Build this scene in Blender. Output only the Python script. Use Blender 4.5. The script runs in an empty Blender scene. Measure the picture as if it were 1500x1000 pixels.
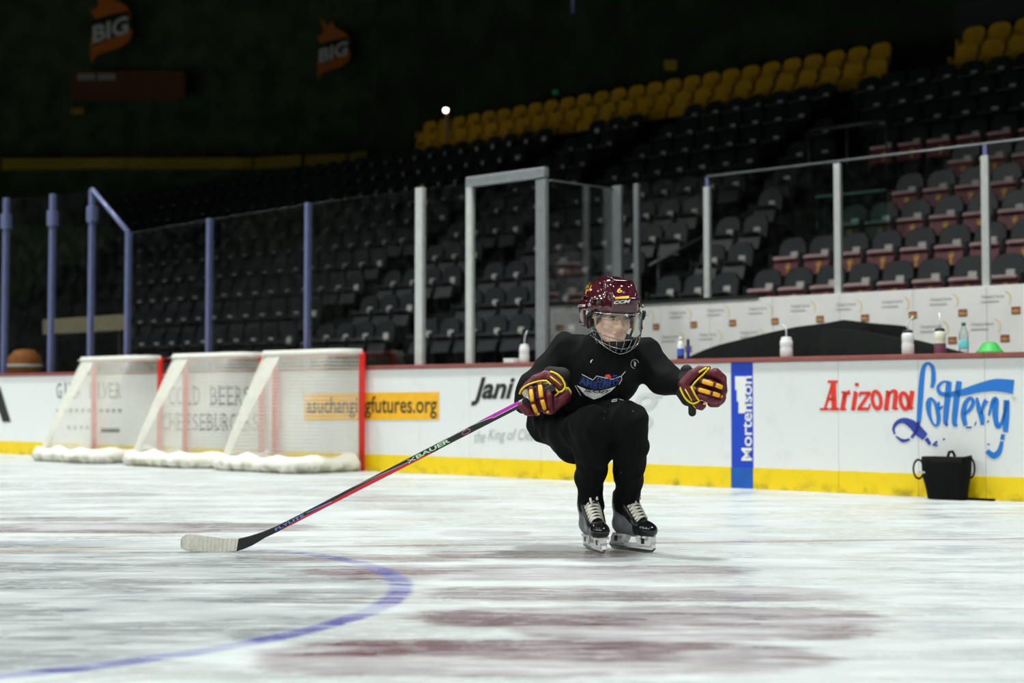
import bpy, bmesh, math, random
import numpy as np
from mathutils import Vector, Matrix
from mathutils.bvhtree import BVHTree
from mathutils.geometry import tessellate_polygon
random.seed(7)
S = bpy.context.scene
COL = S.collection
V = Vector
# ------------------------------------------------------------------ camera, light, exposure
F = 2083.0                      # focal length in pixels of the 1500 px wide frame (50 mm)
PITCH = math.radians(2.32)
H = 0.734                       # eye height above the ice
cam = bpy.data.cameras.new('camera'); cam.sensor_width = 36.0; cam.lens = F * 36.0 / 1500.0
cam.clip_end = 300
cam.dof.use_dof = True; cam.dof.focus_distance = 6.82; cam.dof.aperture_fstop = 1.75
camo = bpy.data.objects.new('camera', cam); COL.objects.link(camo)
camo.location = (0, 0, H); camo.rotation_euler = (math.pi / 2 + PITCH, 0, 0)
S.camera = camo
S.view_settings.view_transform = 'Standard'
try: S.view_settings.look = 'None'
except Exception: pass
S.view_settings.gamma = 1.0
S.view_settings.use_curve_mapping = False
S.view_settings.exposure = -1.14
try:
    S.cycles.use_denoising = True
    S.cycles.max_bounces = 8
    S.cycles.transparent_max_bounces = 24
    S.cycles.caustics_reflective = False; S.cycles.caustics_refractive = False
    S.cycles.sample_clamp_indirect = 4.0
except Exception: pass
w = bpy.data.worlds.new('dark_arena'); S.world = w; w.use_nodes = True
bg = w.node_tree.nodes['Background']; bg.inputs[0].default_value = (0.55, 0.85, 0.40, 1); bg.inputs[1].default_value = 0.02

def ray(px, py):
    u = (px - 750) / F; v = (500 - py) / F
    return V((u, math.cos(PITCH) - v * math.sin(PITCH), math.sin(PITCH) + v * math.cos(PITCH)))
EYE = V((0, 0, H))
def K(px, py, Y):
    d = ray(px, py); return EYE + d * (Y / d.y)
def ice(px, py):
    d = ray(px, py); return EYE + d * (-H / d.z)
# rink frame: s runs along the boards (to the right), d away from the rink, z up
_A, _B = ice(44, 666.3), ice(1500, 734.3)
T = (_B - _A).normalized()
NN = V((-T.y, T.x, 0))
_d = ray(750, 600); _d.z = 0
_k = ((_A - V((0, 0, 0))).dot(NN)) / _d.dot(NN)
O = _d * _k
ANG = math.atan2(T.y, T.x)
def W(s, d, z): return O + T * s + NN * d + V((0, 0, z))
def bd(px, py, d=0.0):
    """the (s, z) at which the line of sight through a pixel meets the plane d metres behind the board face"""
    r = ray(px, py); k = (O + NN * d - EYE).dot(NN) / r.dot(NN)
    p = EYE + r * k
    return (p - O).dot(T), p.z
MW = Matrix(((T.x, NN.x, 0, O.x), (T.y, NN.y, 0, O.y), (0, 0, 1, 0), (0, 0, 0, 1)))

# arena luminaires high above the ice, aimed straight down at the sheet
def area(name, s, d, z, power, size, spread, col=(0.97, 1.0, 0.985)):
    l = bpy.data.lights.new(name, 'AREA'); l.shape = 'DISK'; l.size = size
    l.energy = power; l.spread = math.radians(spread); l.color = col
    o = bpy.data.objects.new(name, l); COL.objects.link(o); o.location = W(s, d, z)
    return o
for _s in (-30, -21.5, -13, -4.5, 4, 12.5):
    for _dd, _pw, _sp in ((-2.5, 1250, 128), (-10, 120, 110), (-18, 1250, 145), (-25, 3200, 155)):
        area('arena_light', _s, _dd, 12.5, _pw, 1.3, _sp)

# ------------------------------------------------------------------ helpers
class MB:
    def __init__(self, M=None): self.v = []; self.f = []; self.m = []; self.M = M or Matrix(); self.mi = 0
    def add(self, vs, fs):
        b = len(self.v); self.v += [self.M @ V(p) for p in vs]
        self.f += [tuple(b + i for i in f) for f in fs]; self.m += [self.mi] * len(fs)
    def box(self, lo, hi, M=None):
        x0, y0, z0 = lo; x1, y1, z1 = hi
        vs = [V(p) for p in ((x0,y0,z0),(x1,y0,z0),(x1,y1,z0),(x0,y1,z0),(x0,y0,z1),(x1,y0,z1),(x1,y1,z1),(x0,y1,z1))]
        if M: vs = [M @ p for p in vs]
        self.add(vs, [(0,3,2,1),(4,5,6,7),(0,1,5,4),(1,2,6,5),(2,3,7,6),(3,0,4,7)])
    def tube(self, pts, r, n=8, closed=False, flat=None):
        pts = [V(p) for p in pts]; m = len(pts)
        rs = r if isinstance(r, (list, tuple)) else [r] * m
        vs, fs = [], []
        up = None
        for i, p in enumerate(pts):
            a = pts[(i - 1) % m] if (i or closed) else p; c = pts[(i + 1) % m] if (i < m - 1 or closed) else p
            t = (c - a).normalized()
            if up is None:
                up = V((0, 0, 1)) if abs(t.z) < .9 else V((0, 1, 0))
            x = up.cross(t)
            if x.length < 1e-6: x = V((1, 0, 0)).cross(t)
            x.normalize(); y = t.cross(x).normalized(); up = y
            for k in range(n):
                an = 2 * math.pi * k / n
                vs.append(p + x * (math.cos(an) * rs[i]) + y * (math.sin(an) * rs[i]))
        for i in range(m if closed else m - 1):
            for k in range(n):
                j = (i + 1) % m
                fs.append((i*n+k, i*n+(k+1)%n, j*n+(k+1)%n, j*n+k))
        if not closed:
            fs.append(tuple(range(n))[::-1]); fs.append(tuple((m-1)*n + k for k in range(n)))
        self.add(vs, fs)
    def lathe(self, prof, c=(0,0,0), n=20):
        vs, fs = [], []
        for r, z in prof:
            for k in range(n):
                a = 2*math.pi*k/n; vs.append((c[0]+r*math.cos(a), c[1]+r*math.sin(a), c[2]+z))
        for i in range(len(prof)-1):
            for k in range(n): fs.append((i*n+k, i*n+(k+1)%n, (i+1)*n+(k+1)%n, (i+1)*n+k))
        fs.append(tuple(range(n))[::-1]); fs.append(tuple((len(prof)-1)*n+k for k in range(n)))
        self.add(vs, fs)
    def prism(self, out, y0, y1):
        """outline in x,z extruded along y from y0 to y1"""
        n = len(out)
        a = sum(out[i][0]*out[(i+1)%n][1]-out[(i+1)%n][0]*out[i][1] for i in range(n))
        if a < 0: out = out[::-1]
        vs = [(p[0], y0, p[1]) for p in out] + [(p[0], y1, p[1]) for p in out]
        fs = [(i, (i+1)%n, n+(i+1)%n, n+i) for i in range(n)]
        for t in tessellate_polygon([[V((p[0], p[1], 0)) for p in out]]):
            t = list(t)
            p, q, r = [V(out[i]) for i in t]
            if (q-p).cross(r-p) < 0: t.reverse()
            fs.append(tuple(t)); fs.append(tuple(n+i for i in t[::-1]))
        self.add(vs, fs)
    def ribbon(self, pts, wid, y0, y1=None, n=6):
        """flat brush stroke in the x,z plane: smooth path through pts with a width at each"""
        P = [V(p) for p in pts]; m = len(P)
        wd = wid if isinstance(wid, (list, tuple)) else [wid]*m
        q = []
        for i in range(m-1):
            p0, p1, p2, p3 = P[max(i-1,0)], P[i], P[i+1], P[min(i+2,m-1)]
            for k in range(n if m > 2 else 1):
                t = k/(n if m > 2 else 1)
                q.append((.5*((2*p1)+(p2-p0)*t+(2*p0-5*p1+4*p2-p3)*t*t+(3*p1-p0-3*p2+p3)*t**3), wd[i]+(wd[i+1]-wd[i])*t))
        q.append((P[-1], wd[-1]))
        vs, fs = [], []
        for i, (p, ww) in enumerate(q):
            a = q[max(i-1,0)][0]; c = q[min(i+1,len(q)-1)][0]
            t = (c-a).normalized(); nr = V((-t.y, t.x))*ww*.5
            vs += [(p.x+nr.x, y0, p.y+nr.y), (p.x-nr.x, y0, p.y-nr.y)]
        for i in range(len(q)-1): fs.append((2*i, 2*i+1, 2*i+3, 2*i+2))
        self.add(vs, fs)
    def sphere(self, c, r, n=12, m=8):
        r = r if isinstance(r, (list, tuple)) else (r, r, r)
        vs = [(c[0], c[1], c[2]-r[2])]; fs = []
        for i in range(1, m):
            th = math.pi*i/m - math.pi/2
            for k in range(n):
                a = 2*math.pi*k/n; vs.append((c[0]+r[0]*math.cos(th)*math.cos(a), c[1]+r[1]*math.cos(th)*math.sin(a), c[2]+r[2]*math.sin(th)))
        vs.append((c[0], c[1], c[2]+r[2])); L = len(vs)-1
        for k in range(n): fs.append((0, 1+(k+1)%n, 1+k)); fs.append((L, L-n+k, L-n+(k+1)%n))
        for i in range(m-2):
            for k in range(n): a = 1+i*n; fs.append((a+k, a+(k+1)%n, a+n+(k+1)%n, a+n+k))
        self.add(vs, fs)

WLOC = {}
def wloc(o): return WLOC.get(o.name, V((0,0,0))) if o else V((0,0,0))
def build(name, mb, mats, parent=None, smooth=False, bevel=0.0, origin=None):
    vs = mb.v
    lo = V((min(p.x for p in vs), min(p.y for p in vs), min(p.z for p in vs)))
    hi = V((max(p.x for p in vs), max(p.y for p in vs), max(p.z for p in vs)))
    c = V(origin) if origin is not None else V(((lo.x+hi.x)/2, (lo.y+hi.y)/2, lo.z))
    me = bpy.data.meshes.new(name)
    me.from_pydata([tuple(p - c) for p in vs], [], mb.f)
    mats = mats if isinstance(mats, (list, tuple)) else [mats]
    for m in mats: me.materials.append(m)
    if len(mats) > 1: me.polygons.foreach_set('material_index', mb.m)
    if smooth: me.polygons.foreach_set('use_smooth', [True]*len(me.polygons))
    me.update()
    o = bpy.data.objects.new(name, me); COL.objects.link(o)
    o.location = c - wloc(parent); o.parent = parent
    WLOC[o.name] = c
    if bevel:
        b = o.modifiers.new('bevel', 'BEVEL'); b.width = bevel; b.segments = 2; b.limit_method = 'ANGLE'
    return o
def thing(name, label, cat, loc, group=None, rot=0.0):
    o = bpy.data.objects.new(name, None); COL.objects.link(o); o.empty_display_size = .1
    o.location = loc; o.rotation_euler = (0, 0, rot)
    WLOC[o.name] = V((0,0,0)) if rot else V(loc)
    return tag(o, label, cat, group)
def tag(o, label, cat, group=None):
    o['label'] = label; o['category'] = cat
    if group: o['group'] = group
    return o
def structure(o): o['kind'] = 'structure'; return o
def copy_tree(o, parent=None):
    c = o.copy(); COL.objects.link(c); c.parent = parent
    for ch in list(o.children): copy_tree(ch, c)
    return c

# ---- node materials
class X:
    """a value in a node tree; arithmetic on it adds Math nodes"""
    def __init__(s, nt, sock): s.nt = nt; s.s = sock
    def _m(s, op, b=None, c=None, clamp=False):
        n = s.nt.nodes.new('ShaderNodeMath'); n.operation = op; n.use_clamp = clamp
        for i, q in enumerate((s, b, c)):
            if q is None: continue
            if isinstance(q, X): s.nt.links.new(q.s, n.inputs[i])
            else: n.inputs[i].default_value = q
        return X(s.nt, n.outputs[0])
    def __add__(s, b): return s._m('ADD', b)
    def __sub__(s, b): return s._m('SUBTRACT', b)
    def __mul__(s, b): return s._m('MULTIPLY', b)
    def __truediv__(s, b): return s._m('DIVIDE', b)
    def __pow__(s, b): return s._m('POWER', b)
    def abs(s): return s._m('ABSOLUTE')
    def max(s, b): return s._m('MAXIMUM', b)
    def min(s, b): return s._m('MINIMUM', b)
    def sqrt(s): return s._m('SQRT')
    def inv(s): return (s*-1.0)+1.0
    def clamp(s): return s._m('ADD', 0.0, clamp=True)
    def step(s, a, b):
        n = s.nt.nodes.new('ShaderNodeMapRange'); n.interpolation_type = 'SMOOTHSTEP'
        s.nt.links.new(s.s, n.inputs[0]); n.inputs[1].default_value = a; n.inputs[2].default_value = b
        n.inputs[3].default_value = 0; n.inputs[4].default_value = 1
        return X(s.nt, n.outputs[0])
def lin(c):
    if isinstance(c, str): c = tuple(int(c[i:i+2], 16)/255 for i in (0,2,4))
    return tuple((q/12.92 if q <= .04045 else ((q+.055)/1.055)**2.4) for q in c)
def newmat(name):
    m = bpy.data.materials.new(name); m.use_nodes = True
    nt = m.node_tree; b = nt.nodes['Principled BSDF']
    return m, nt, b
def noise(nt, scale, coord=None, detail=3, rough=.55, kind='object', rot=0.0, loc=(0,0,0), sc=(1,1,1)):
    if coord is None:
        tc = nt.nodes.new('ShaderNodeTexCoord'); coord = tc.outputs['Object' if kind == 'object' else 'Generated']
        if kind == 'world':
            g = nt.nodes.new('ShaderNodeNewGeometry'); coord = g.outputs['Position']
    mp = nt.nodes.new('ShaderNodeMapping'); nt.links.new(coord, mp.inputs[0])
    mp.inputs['Rotation'].default_value = (0, 0, rot); mp.inputs['Scale'].default_value = sc; mp.inputs['Location'].default_value = loc
    n = nt.nodes.new('ShaderNodeTexNoise'); nt.links.new(mp.outputs[0], n.inputs['Vector'])
    n.inputs['Scale'].default_value = scale; n.inputs['Detail'].default_value = detail; n.inputs['Roughness'].default_value = rough
    return X(nt, n.outputs[0])
def mixc(nt, fac, a, b):
    n = nt.nodes.new('ShaderNodeMix'); n.data_type = 'RGBA'
    nt.links.new(fac.s, n.inputs[0])
    for i, q in ((6, a), (7, b)):
        if isinstance(q, tuple): n.inputs[i].default_value = (*q, 1)
        else: nt.links.new(q, n.inputs[i])
    return n.outputs[2]
def mat(name, c, rough=.5, spec=.5, metal=0.0, var=.12, scale=12, bump=0.0, bscale=60, coat=0.0, emit=None, sub=0.0):
    """procedural material: a colour with slight mottling and fine relief"""
    m, nt, b = newmat(name); c = lin(c)
    n = noise(nt, scale)
    d = tuple(q*(1-var) for q in c); e = tuple(min(1, q*(1+var)) for q in c)
    nt.links.new(mixc(nt, n.step(.3, .7), d, e), b.inputs['Base Color'])
    b.inputs['Roughness'].default_value = rough; b.inputs['Metallic'].default_value = metal
    b.inputs['Specular IOR Level'].default_value = spec
    if coat: b.inputs['Coat Weight'].default_value = coat; b.inputs['Coat Roughness'].default_value = .08
    if sub: b.inputs['Subsurface Weight'].default_value = sub; b.inputs['Subsurface Radius'].default_value = (.01, .004, .002)
    if bump:
        bn = noise(nt, bscale, detail=2); bp = nt.nodes.new('ShaderNodeBump')
        bp.inputs['Strength'].default_value = bump; bp.inputs['Distance'].default_value = .003
        nt.links.new(bn.s, bp.inputs['Height']); nt.links.new(bp.outputs[0], b.inputs['Normal'])
    if emit:
        b.inputs['Emission Color'].default_value = (*lin(c if not isinstance(emit, tuple) else emit[0]), 1)
        b.inputs['Emission Strength'].default_value = emit[1]
    return m
def clear(name, tint=(.93,.97,.96), refl=.06, haze=0.0, rough=.03):
    """sheet glass or clear plastic: straight transmission plus a surface reflection, with a little scuff haze"""
    m, nt, b = newmat(name); nt.nodes.remove(b)
    out = nt.nodes['Material Output']
    tr = nt.nodes.new('ShaderNodeBsdfTransparent'); tr.inputs[0].default_value = (*tint, 1)
    gl = nt.nodes.new('ShaderNodeBsdfGlossy'); gl.inputs['Roughness'].default_value = rough
    fr = nt.nodes.new('ShaderNodeFresnel'); fr.inputs[0].default_value = 1.35
    f = (X(nt, fr.outputs[0]) * refl * 16.0).min(.6)
    mx = nt.nodes.new('ShaderNodeMixShader'); nt.links.new(f.s, mx.inputs[0]); nt.links.new(tr.outputs[0], mx.inputs[1]); nt.links.new(gl.outputs[0], mx.inputs[2])
    res = mx.outputs[0]
    if haze:
        df = nt.nodes.new('ShaderNodeBsdfDiffuse'); df.inputs[0].default_value = (.8,.85,.85,1)
        n = noise(nt, 7, detail=4)
        m2 = nt.nodes.new('ShaderNodeMixShader'); nt.links.new((n.step(.35,.8)*haze).s, m2.inputs[0])
        nt.links.new(res, m2.inputs[1]); nt.links.new(df.outputs[0], m2.inputs[2]); res = m2.outputs[0]
    nt.links.new(res, out.inputs[0])
    return m

# ---- smooth solids from signed distances (surface nets)
class Sdf:
    def __init__(s, lo, hi, h):
        s.lo = np.array(lo, float); s.h = h
        s.n = tuple(int(q) for q in np.ceil((np.array(hi)-s.lo)/h)+1)
        s.F = np.full(s.n, .5, np.float32); s.k = .02
    def grid(s, lo, hi):
        a = np.clip(np.floor((np.array(lo)-s.lo)/s.h).astype(int), 0, np.array(s.n)-1)
        b = np.clip(np.ceil((np.array(hi)-s.lo)/s.h).astype(int)+1, a+1, s.n)
        sl = tuple(slice(i, j) for i, j in zip(a, b))
        ax = [np.float32(s.lo[i]+s.h*np.arange(a[i], b[i])) for i in range(3)]
        return sl, ax[0][:,None,None], ax[1][None,:,None], ax[2][None,None,:]
    def put(s, sl, d, k, op):
        f = s.F[sl]; d = d.astype(np.float32)
        if op == 'add':
            hh = np.maximum(k-np.abs(f-d), 0)/k if k else 0
            s.F[sl] = np.minimum(f, d)-hh*hh*k*.25
        elif op == 'sub':
            d = -d; hh = np.maximum(k-np.abs(f-d), 0)/k if k else 0
            s.F[sl] = np.maximum(f, d)+hh*hh*k*.25
        elif op == 'and':
            s.F[sl] = np.maximum(f, d)
    def cone(s, a, b, ra, rb=None, k=None, op='add'):
        rb = ra if rb is None else rb; k = s.k if k is None else k
        a = np.array(a); b = np.array(b); R = max(ra, rb)+k+3*s.h
        sl, x, y, z = s.grid(np.minimum(a, b)-R, np.maximum(a, b)+R)
        ba = b-a; L = max(ba.dot(ba), 1e-9)
        t = np.clip(((x-a[0])*ba[0]+(y-a[1])*ba[1]+(z-a[2])*ba[2])/L, 0, 1)
        d = np.sqrt((x-a[0]-ba[0]*t)**2+(y-a[1]-ba[1]*t)**2+(z-a[2]-ba[2]*t)**2)-(ra+(rb-ra)*t)
        s.put(sl, d, k, op)
    def ell(s, c, r, R3=None, k=None, op='add'):
        k = s.k if k is None else k; c = np.array(c); m = max(r)+k+3*s.h
        sl, x, y, z = s.grid(c-m, c+m); x = x-c[0]; y = y-c[1]; z = z-c[2]
        if R3 is not None:
            x, y, z = (R3[i][0]*x+R3[i][1]*y+R3[i][2]*z for i in range(3))
        k0 = np.sqrt((x/r[0])**2+(y/r[1])**2+(z/r[2])**2); k1 = np.sqrt((x/r[0]**2)**2+(y/r[1]**2)**2+(z/r[2]**2)**2)
        s.put(sl, k0*(k0-1)/np.maximum(k1, 1e-6), k, op)
    def boxr(s, c, r, rd, R3=None, k=None, op='add'):
        k = s.k if k is None else k; c = np.array(c); m = np.linalg.norm(r)+k+3*s.h
        sl, x, y, z = s.grid(c-m, c+m); x = x-c[0]; y = y-c[1]; z = z-c[2]
        if R3 is not None:
            x, y, z = (R3[i][0]*x+R3[i][1]*y+R3[i][2]*z for i in range(3))
        q = [np.abs(p)-e+rd for p, e in zip((x, y, z), r)]
        q = np.broadcast_arrays(*q)
        d = np.sqrt(sum(np.maximum(p, 0)**2 for p in q))+np.minimum(np.maximum(np.maximum(q[0], q[1]), q[2]), 0)-rd
        s.put(sl, d, k, op)
    def half(s, p, n, op='and'):
        """keep the side that n points away from"""
        sl, x, y, z = s.grid(s.lo, s.lo+s.h*np.array(s.n)); p = np.array(p); n = np.array(n)/np.linalg.norm(n)
        s.put(sl, (x-p[0])*n[0]+(y-p[1])*n[1]+(z-p[2])*n[2], 0, op)
    def wrinkle(s, amp, f, seed=0, stretch=(1,1,1)):
        rng = np.random.RandomState(seed)
        sl, x, y, z = s.grid(s.lo, s.lo+s.h*np.array(s.n))
        tot = 0
        wx = .03*np.sin(17*y+3)+.03*np.sin(13*z+1); wz = .03*np.sin(15*x+2)+.02*np.sin(19*y)
        for i in range(5):
            q = rng.normal(size=3)*np.array(stretch); q = q/np.linalg.norm(q)*f*(.7+.5*i/2)
            tot = tot+np.abs(np.sin(q[0]*(x+wx)+q[1]*y+q[2]*(z+wz)+rng.rand()*6))/(1+.4*i)
        near = np.abs(s.F) < .06
        s.F = np.where(near, s.F+(amp*(tot/2.4-.55)).astype(np.float32), s.F)
    def mesh(s):
        Fd = s.F; n = s.n; cn = np.array([q-1 for q in n])
        key = lambda c: (c[:,0]*cn[1]+c[:,1])*cn[2]+c[:,2]
        cells, poss, quads = [], [], []
        for ax in range(3):
            a = np.take(Fd, range(n[ax]-1), ax); b = np.take(Fd, range(1, n[ax]), ax)
            m = (a < 0) != (b < 0); idx = np.argwhere(m)
            av, bv = a[m], b[m]; t = av/(av-bv)
            p = idx.astype(float); p[:, ax] += t
            o1, o2 = [q for q in range(3) if q != ax]
            ring = []; ok = np.ones(len(idx), bool)
            for (e1, e2) in ((0,0),(1,0),(1,1),(0,1)):
                c = idx.copy(); c[:, o1] -= e1; c[:, o2] -= e2
                v = ((c >= 0) & (c < cn)).all(1); ok &= v
                ring.append(c); cells.append(key(c[v])); poss.append(p[v])
            r = np.stack([key(c) for c in ring], 1)[ok]
            flip = (av[ok] < 0)
            if ax == 1: flip = ~flip
            r[flip] = r[flip][:, ::-1]
            quads.append(r)
        cells = np.concatenate(cells); poss = np.concatenate(poss); quads = np.concatenate(quads)
        u, inv = np.unique(cells, return_inverse=True)
        cnt = np.bincount(inv); vv = np.stack([np.bincount(inv, poss[:, i])/cnt for i in range(3)], 1)
        q = np.searchsorted(u, quads)
        return vv*s.h+s.lo, q
def solid(name, sdf, mats, parent=None, pick=None):
    vv, q = sdf.mesh()
    # orient outward
    p = vv[q]; nrm = np.cross(p[:,1]-p[:,0], p[:,2]-p[:,0]); vol = (nrm*p.mean(1)).sum()
    cen = vv.mean(0); vol = (nrm*(p.mean(1)-cen)).sum()
    if vol < 0: q = q[:, ::-1]
    c = V((float(vv[:,0].mean()), float(vv[:,1].mean()), float(vv[:,2].min())))
    me = bpy.data.meshes.new(name); me.from_pydata((vv-np.array(c)).tolist(), [], q.tolist())
    mats = mats if isinstance(mats, (list, tuple)) else [mats]
    for m in mats: me.materials.append(m)
    if pick is not None: me.polygons.foreach_set('material_index', pick(vv[q].mean(1)).astype(int))
    me.polygons.foreach_set('use_smooth', [True]*len(me.polygons)); me.update()
    o = bpy.data.objects.new(name, me); COL.objects.link(o)
    o.location = c-wloc(parent); o.parent = parent; WLOC[o.name] = c
    o['_v'] = 0
    del o['_v']
    o_bvh[o.name] = BVHTree.FromPolygons([V(x) for x in vv], q.tolist())
    return o
o_bvh = {}
_tc = {}
def text_polys(txt, shear=0.0, bold=0.0, spacing=1.0):
    """outline-filled lettering as triangles in the unit box (0..1, 0..1) with its natural aspect"""
    k = (txt, shear, bold, spacing)
    if k in _tc: return _tc[k]
    cu = bpy.data.curves.new('t', 'FONT'); cu.body = txt; cu.shear = shear; cu.offset = bold; cu.space_character = spacing; cu.resolution_u = 3
    o = bpy.data.objects.new('t', cu)
    me = bpy.data.meshes.new_from_object(o)
    vs = np.array([v.co[:2] for v in me.vertices]); fs = [tuple(p.vertices) for p in me.polygons]
    bpy.data.objects.remove(o); bpy.data.curves.remove(cu); bpy.data.meshes.remove(me)
    lo, hi = vs.min(0), vs.max(0)
    _tc[k] = ((vs-lo)/(hi-lo), fs, (hi-lo)[0]/(hi-lo)[1])
    return _tc[k]
def put_text(mb, txt, fn, **kw):
    """fn maps the unit box to 3D"""
    vs, fs, _ = text_polys(txt, **kw)
    mb.add([fn(x, y) for x, y in vs], fs)
# ------------------------------------------------------------------ materials
def board_mat():
    m, nt, b = newmat('board_white')
    g = noise(nt, 5, kind='world', detail=5); s = noise(nt, 55, kind='world', detail=3, rough=.7)
    f = (s.step(.66, .76) * .55 + g.step(.55, .85) * .16).clamp()
    nt.links.new(mixc(nt, f, lin('e9ecea'), lin('8d908c')), b.inputs['Base Color'])
    b.inputs['Roughness'].default_value = .34; b.inputs['Specular IOR Level'].default_value = .4
    return m
def kick_mat():
    m, nt, b = newmat('kick_yellow')
    g = noise(nt, 9, kind='world', detail=6); ge = nt.nodes.new('ShaderNodeNewGeometry')
    sp = nt.nodes.new('ShaderNodeSeparateXYZ'); nt.links.new(ge.outputs['Position'], sp.inputs[0])
    low = X(nt, sp.outputs[2]).step(.0, .09).inv()
    f = (g.step(.45, .75) * (low * .7 + .12)).clamp()
    nt.links.new(mixc(nt, f, lin('f2d000'), lin('7c6a14')), b.inputs['Base Color'])
    b.inputs['Roughness'].default_value = .4
    return m
M_BOARD, M_KICK = board_mat(), kick_mat()
M_CAP = mat('cap_maroon', '8a4a44', .45, var=.1)
M_SEAM = mat('seam_pale', 'a8a8a3', .7)
M_BLUE = mat('panel_blue', '0d3fbf', .4, var=.04)
M_POSTW = mat('post_white', 'c9ccc8', .35, metal=.2, var=.06)
M_POSTB = mat('post_blue', '6f769e', .35, metal=.3, var=.08)
M_POSTG = mat('post_grey', '8d9294', .35, metal=.5, var=.08)
M_GLASS = clear('rink_glass', (.965,.98,.975), .03, .006)
M_RED = mat('ink_red', 'e0301e', .5, var=.03); M_INKB = mat('ink_black', '1a1f1a', .55)
M_INKBLUE = mat('ink_blue', '1272c8', .5, var=.03); M_INKNAVY = mat('ink_navy', '223a9a', .5)
M_INKGREY = mat('ink_grey', 'aeb3b0', .6, var=.03); M_INKPALE = mat('ink_pale', 'cdd1ce', .6, var=.02)
M_INKMID = mat('ink_mid', '6d716e', .6, var=.03)
M_WHITE = mat('ink_white', 'f4f5f2', .5, var=.02); M_GOLD = mat('ink_gold', 'f2b41e', .45, var=.05)
M_VOIDF = mat('far_cladding', '48553e', .95, spec=.05, var=.3, scale=1)
M_DARK = mat('dark_concrete', '1b1f1b', .9, spec=.1, var=.4, scale=2)
M_VOID = mat('dark_cladding', '2a3324', .95, spec=.05, var=.3, scale=1)
M_BLACKC = mat('black_cloth', '0c0e0c', .85, spec=.15, var=.3, scale=20, bump=.3, bscale=120)
M_SEATB = mat('seat_black', '1c2124', .36, spec=.55, var=.2, scale=6)
M_SEATM = mat('seat_maroon', '7a3843', .45, spec=.4, var=.15, scale=8)
M_SEATY = mat('seat_yellow', 'bd8c10', .5, var=.15, scale=4)
M_PLATE = mat('seat_tag', 'd6d5ce', .6, var=.06)
M_RAIL = mat('handrail_steel', '6d7274', .35, metal=.7)

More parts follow.
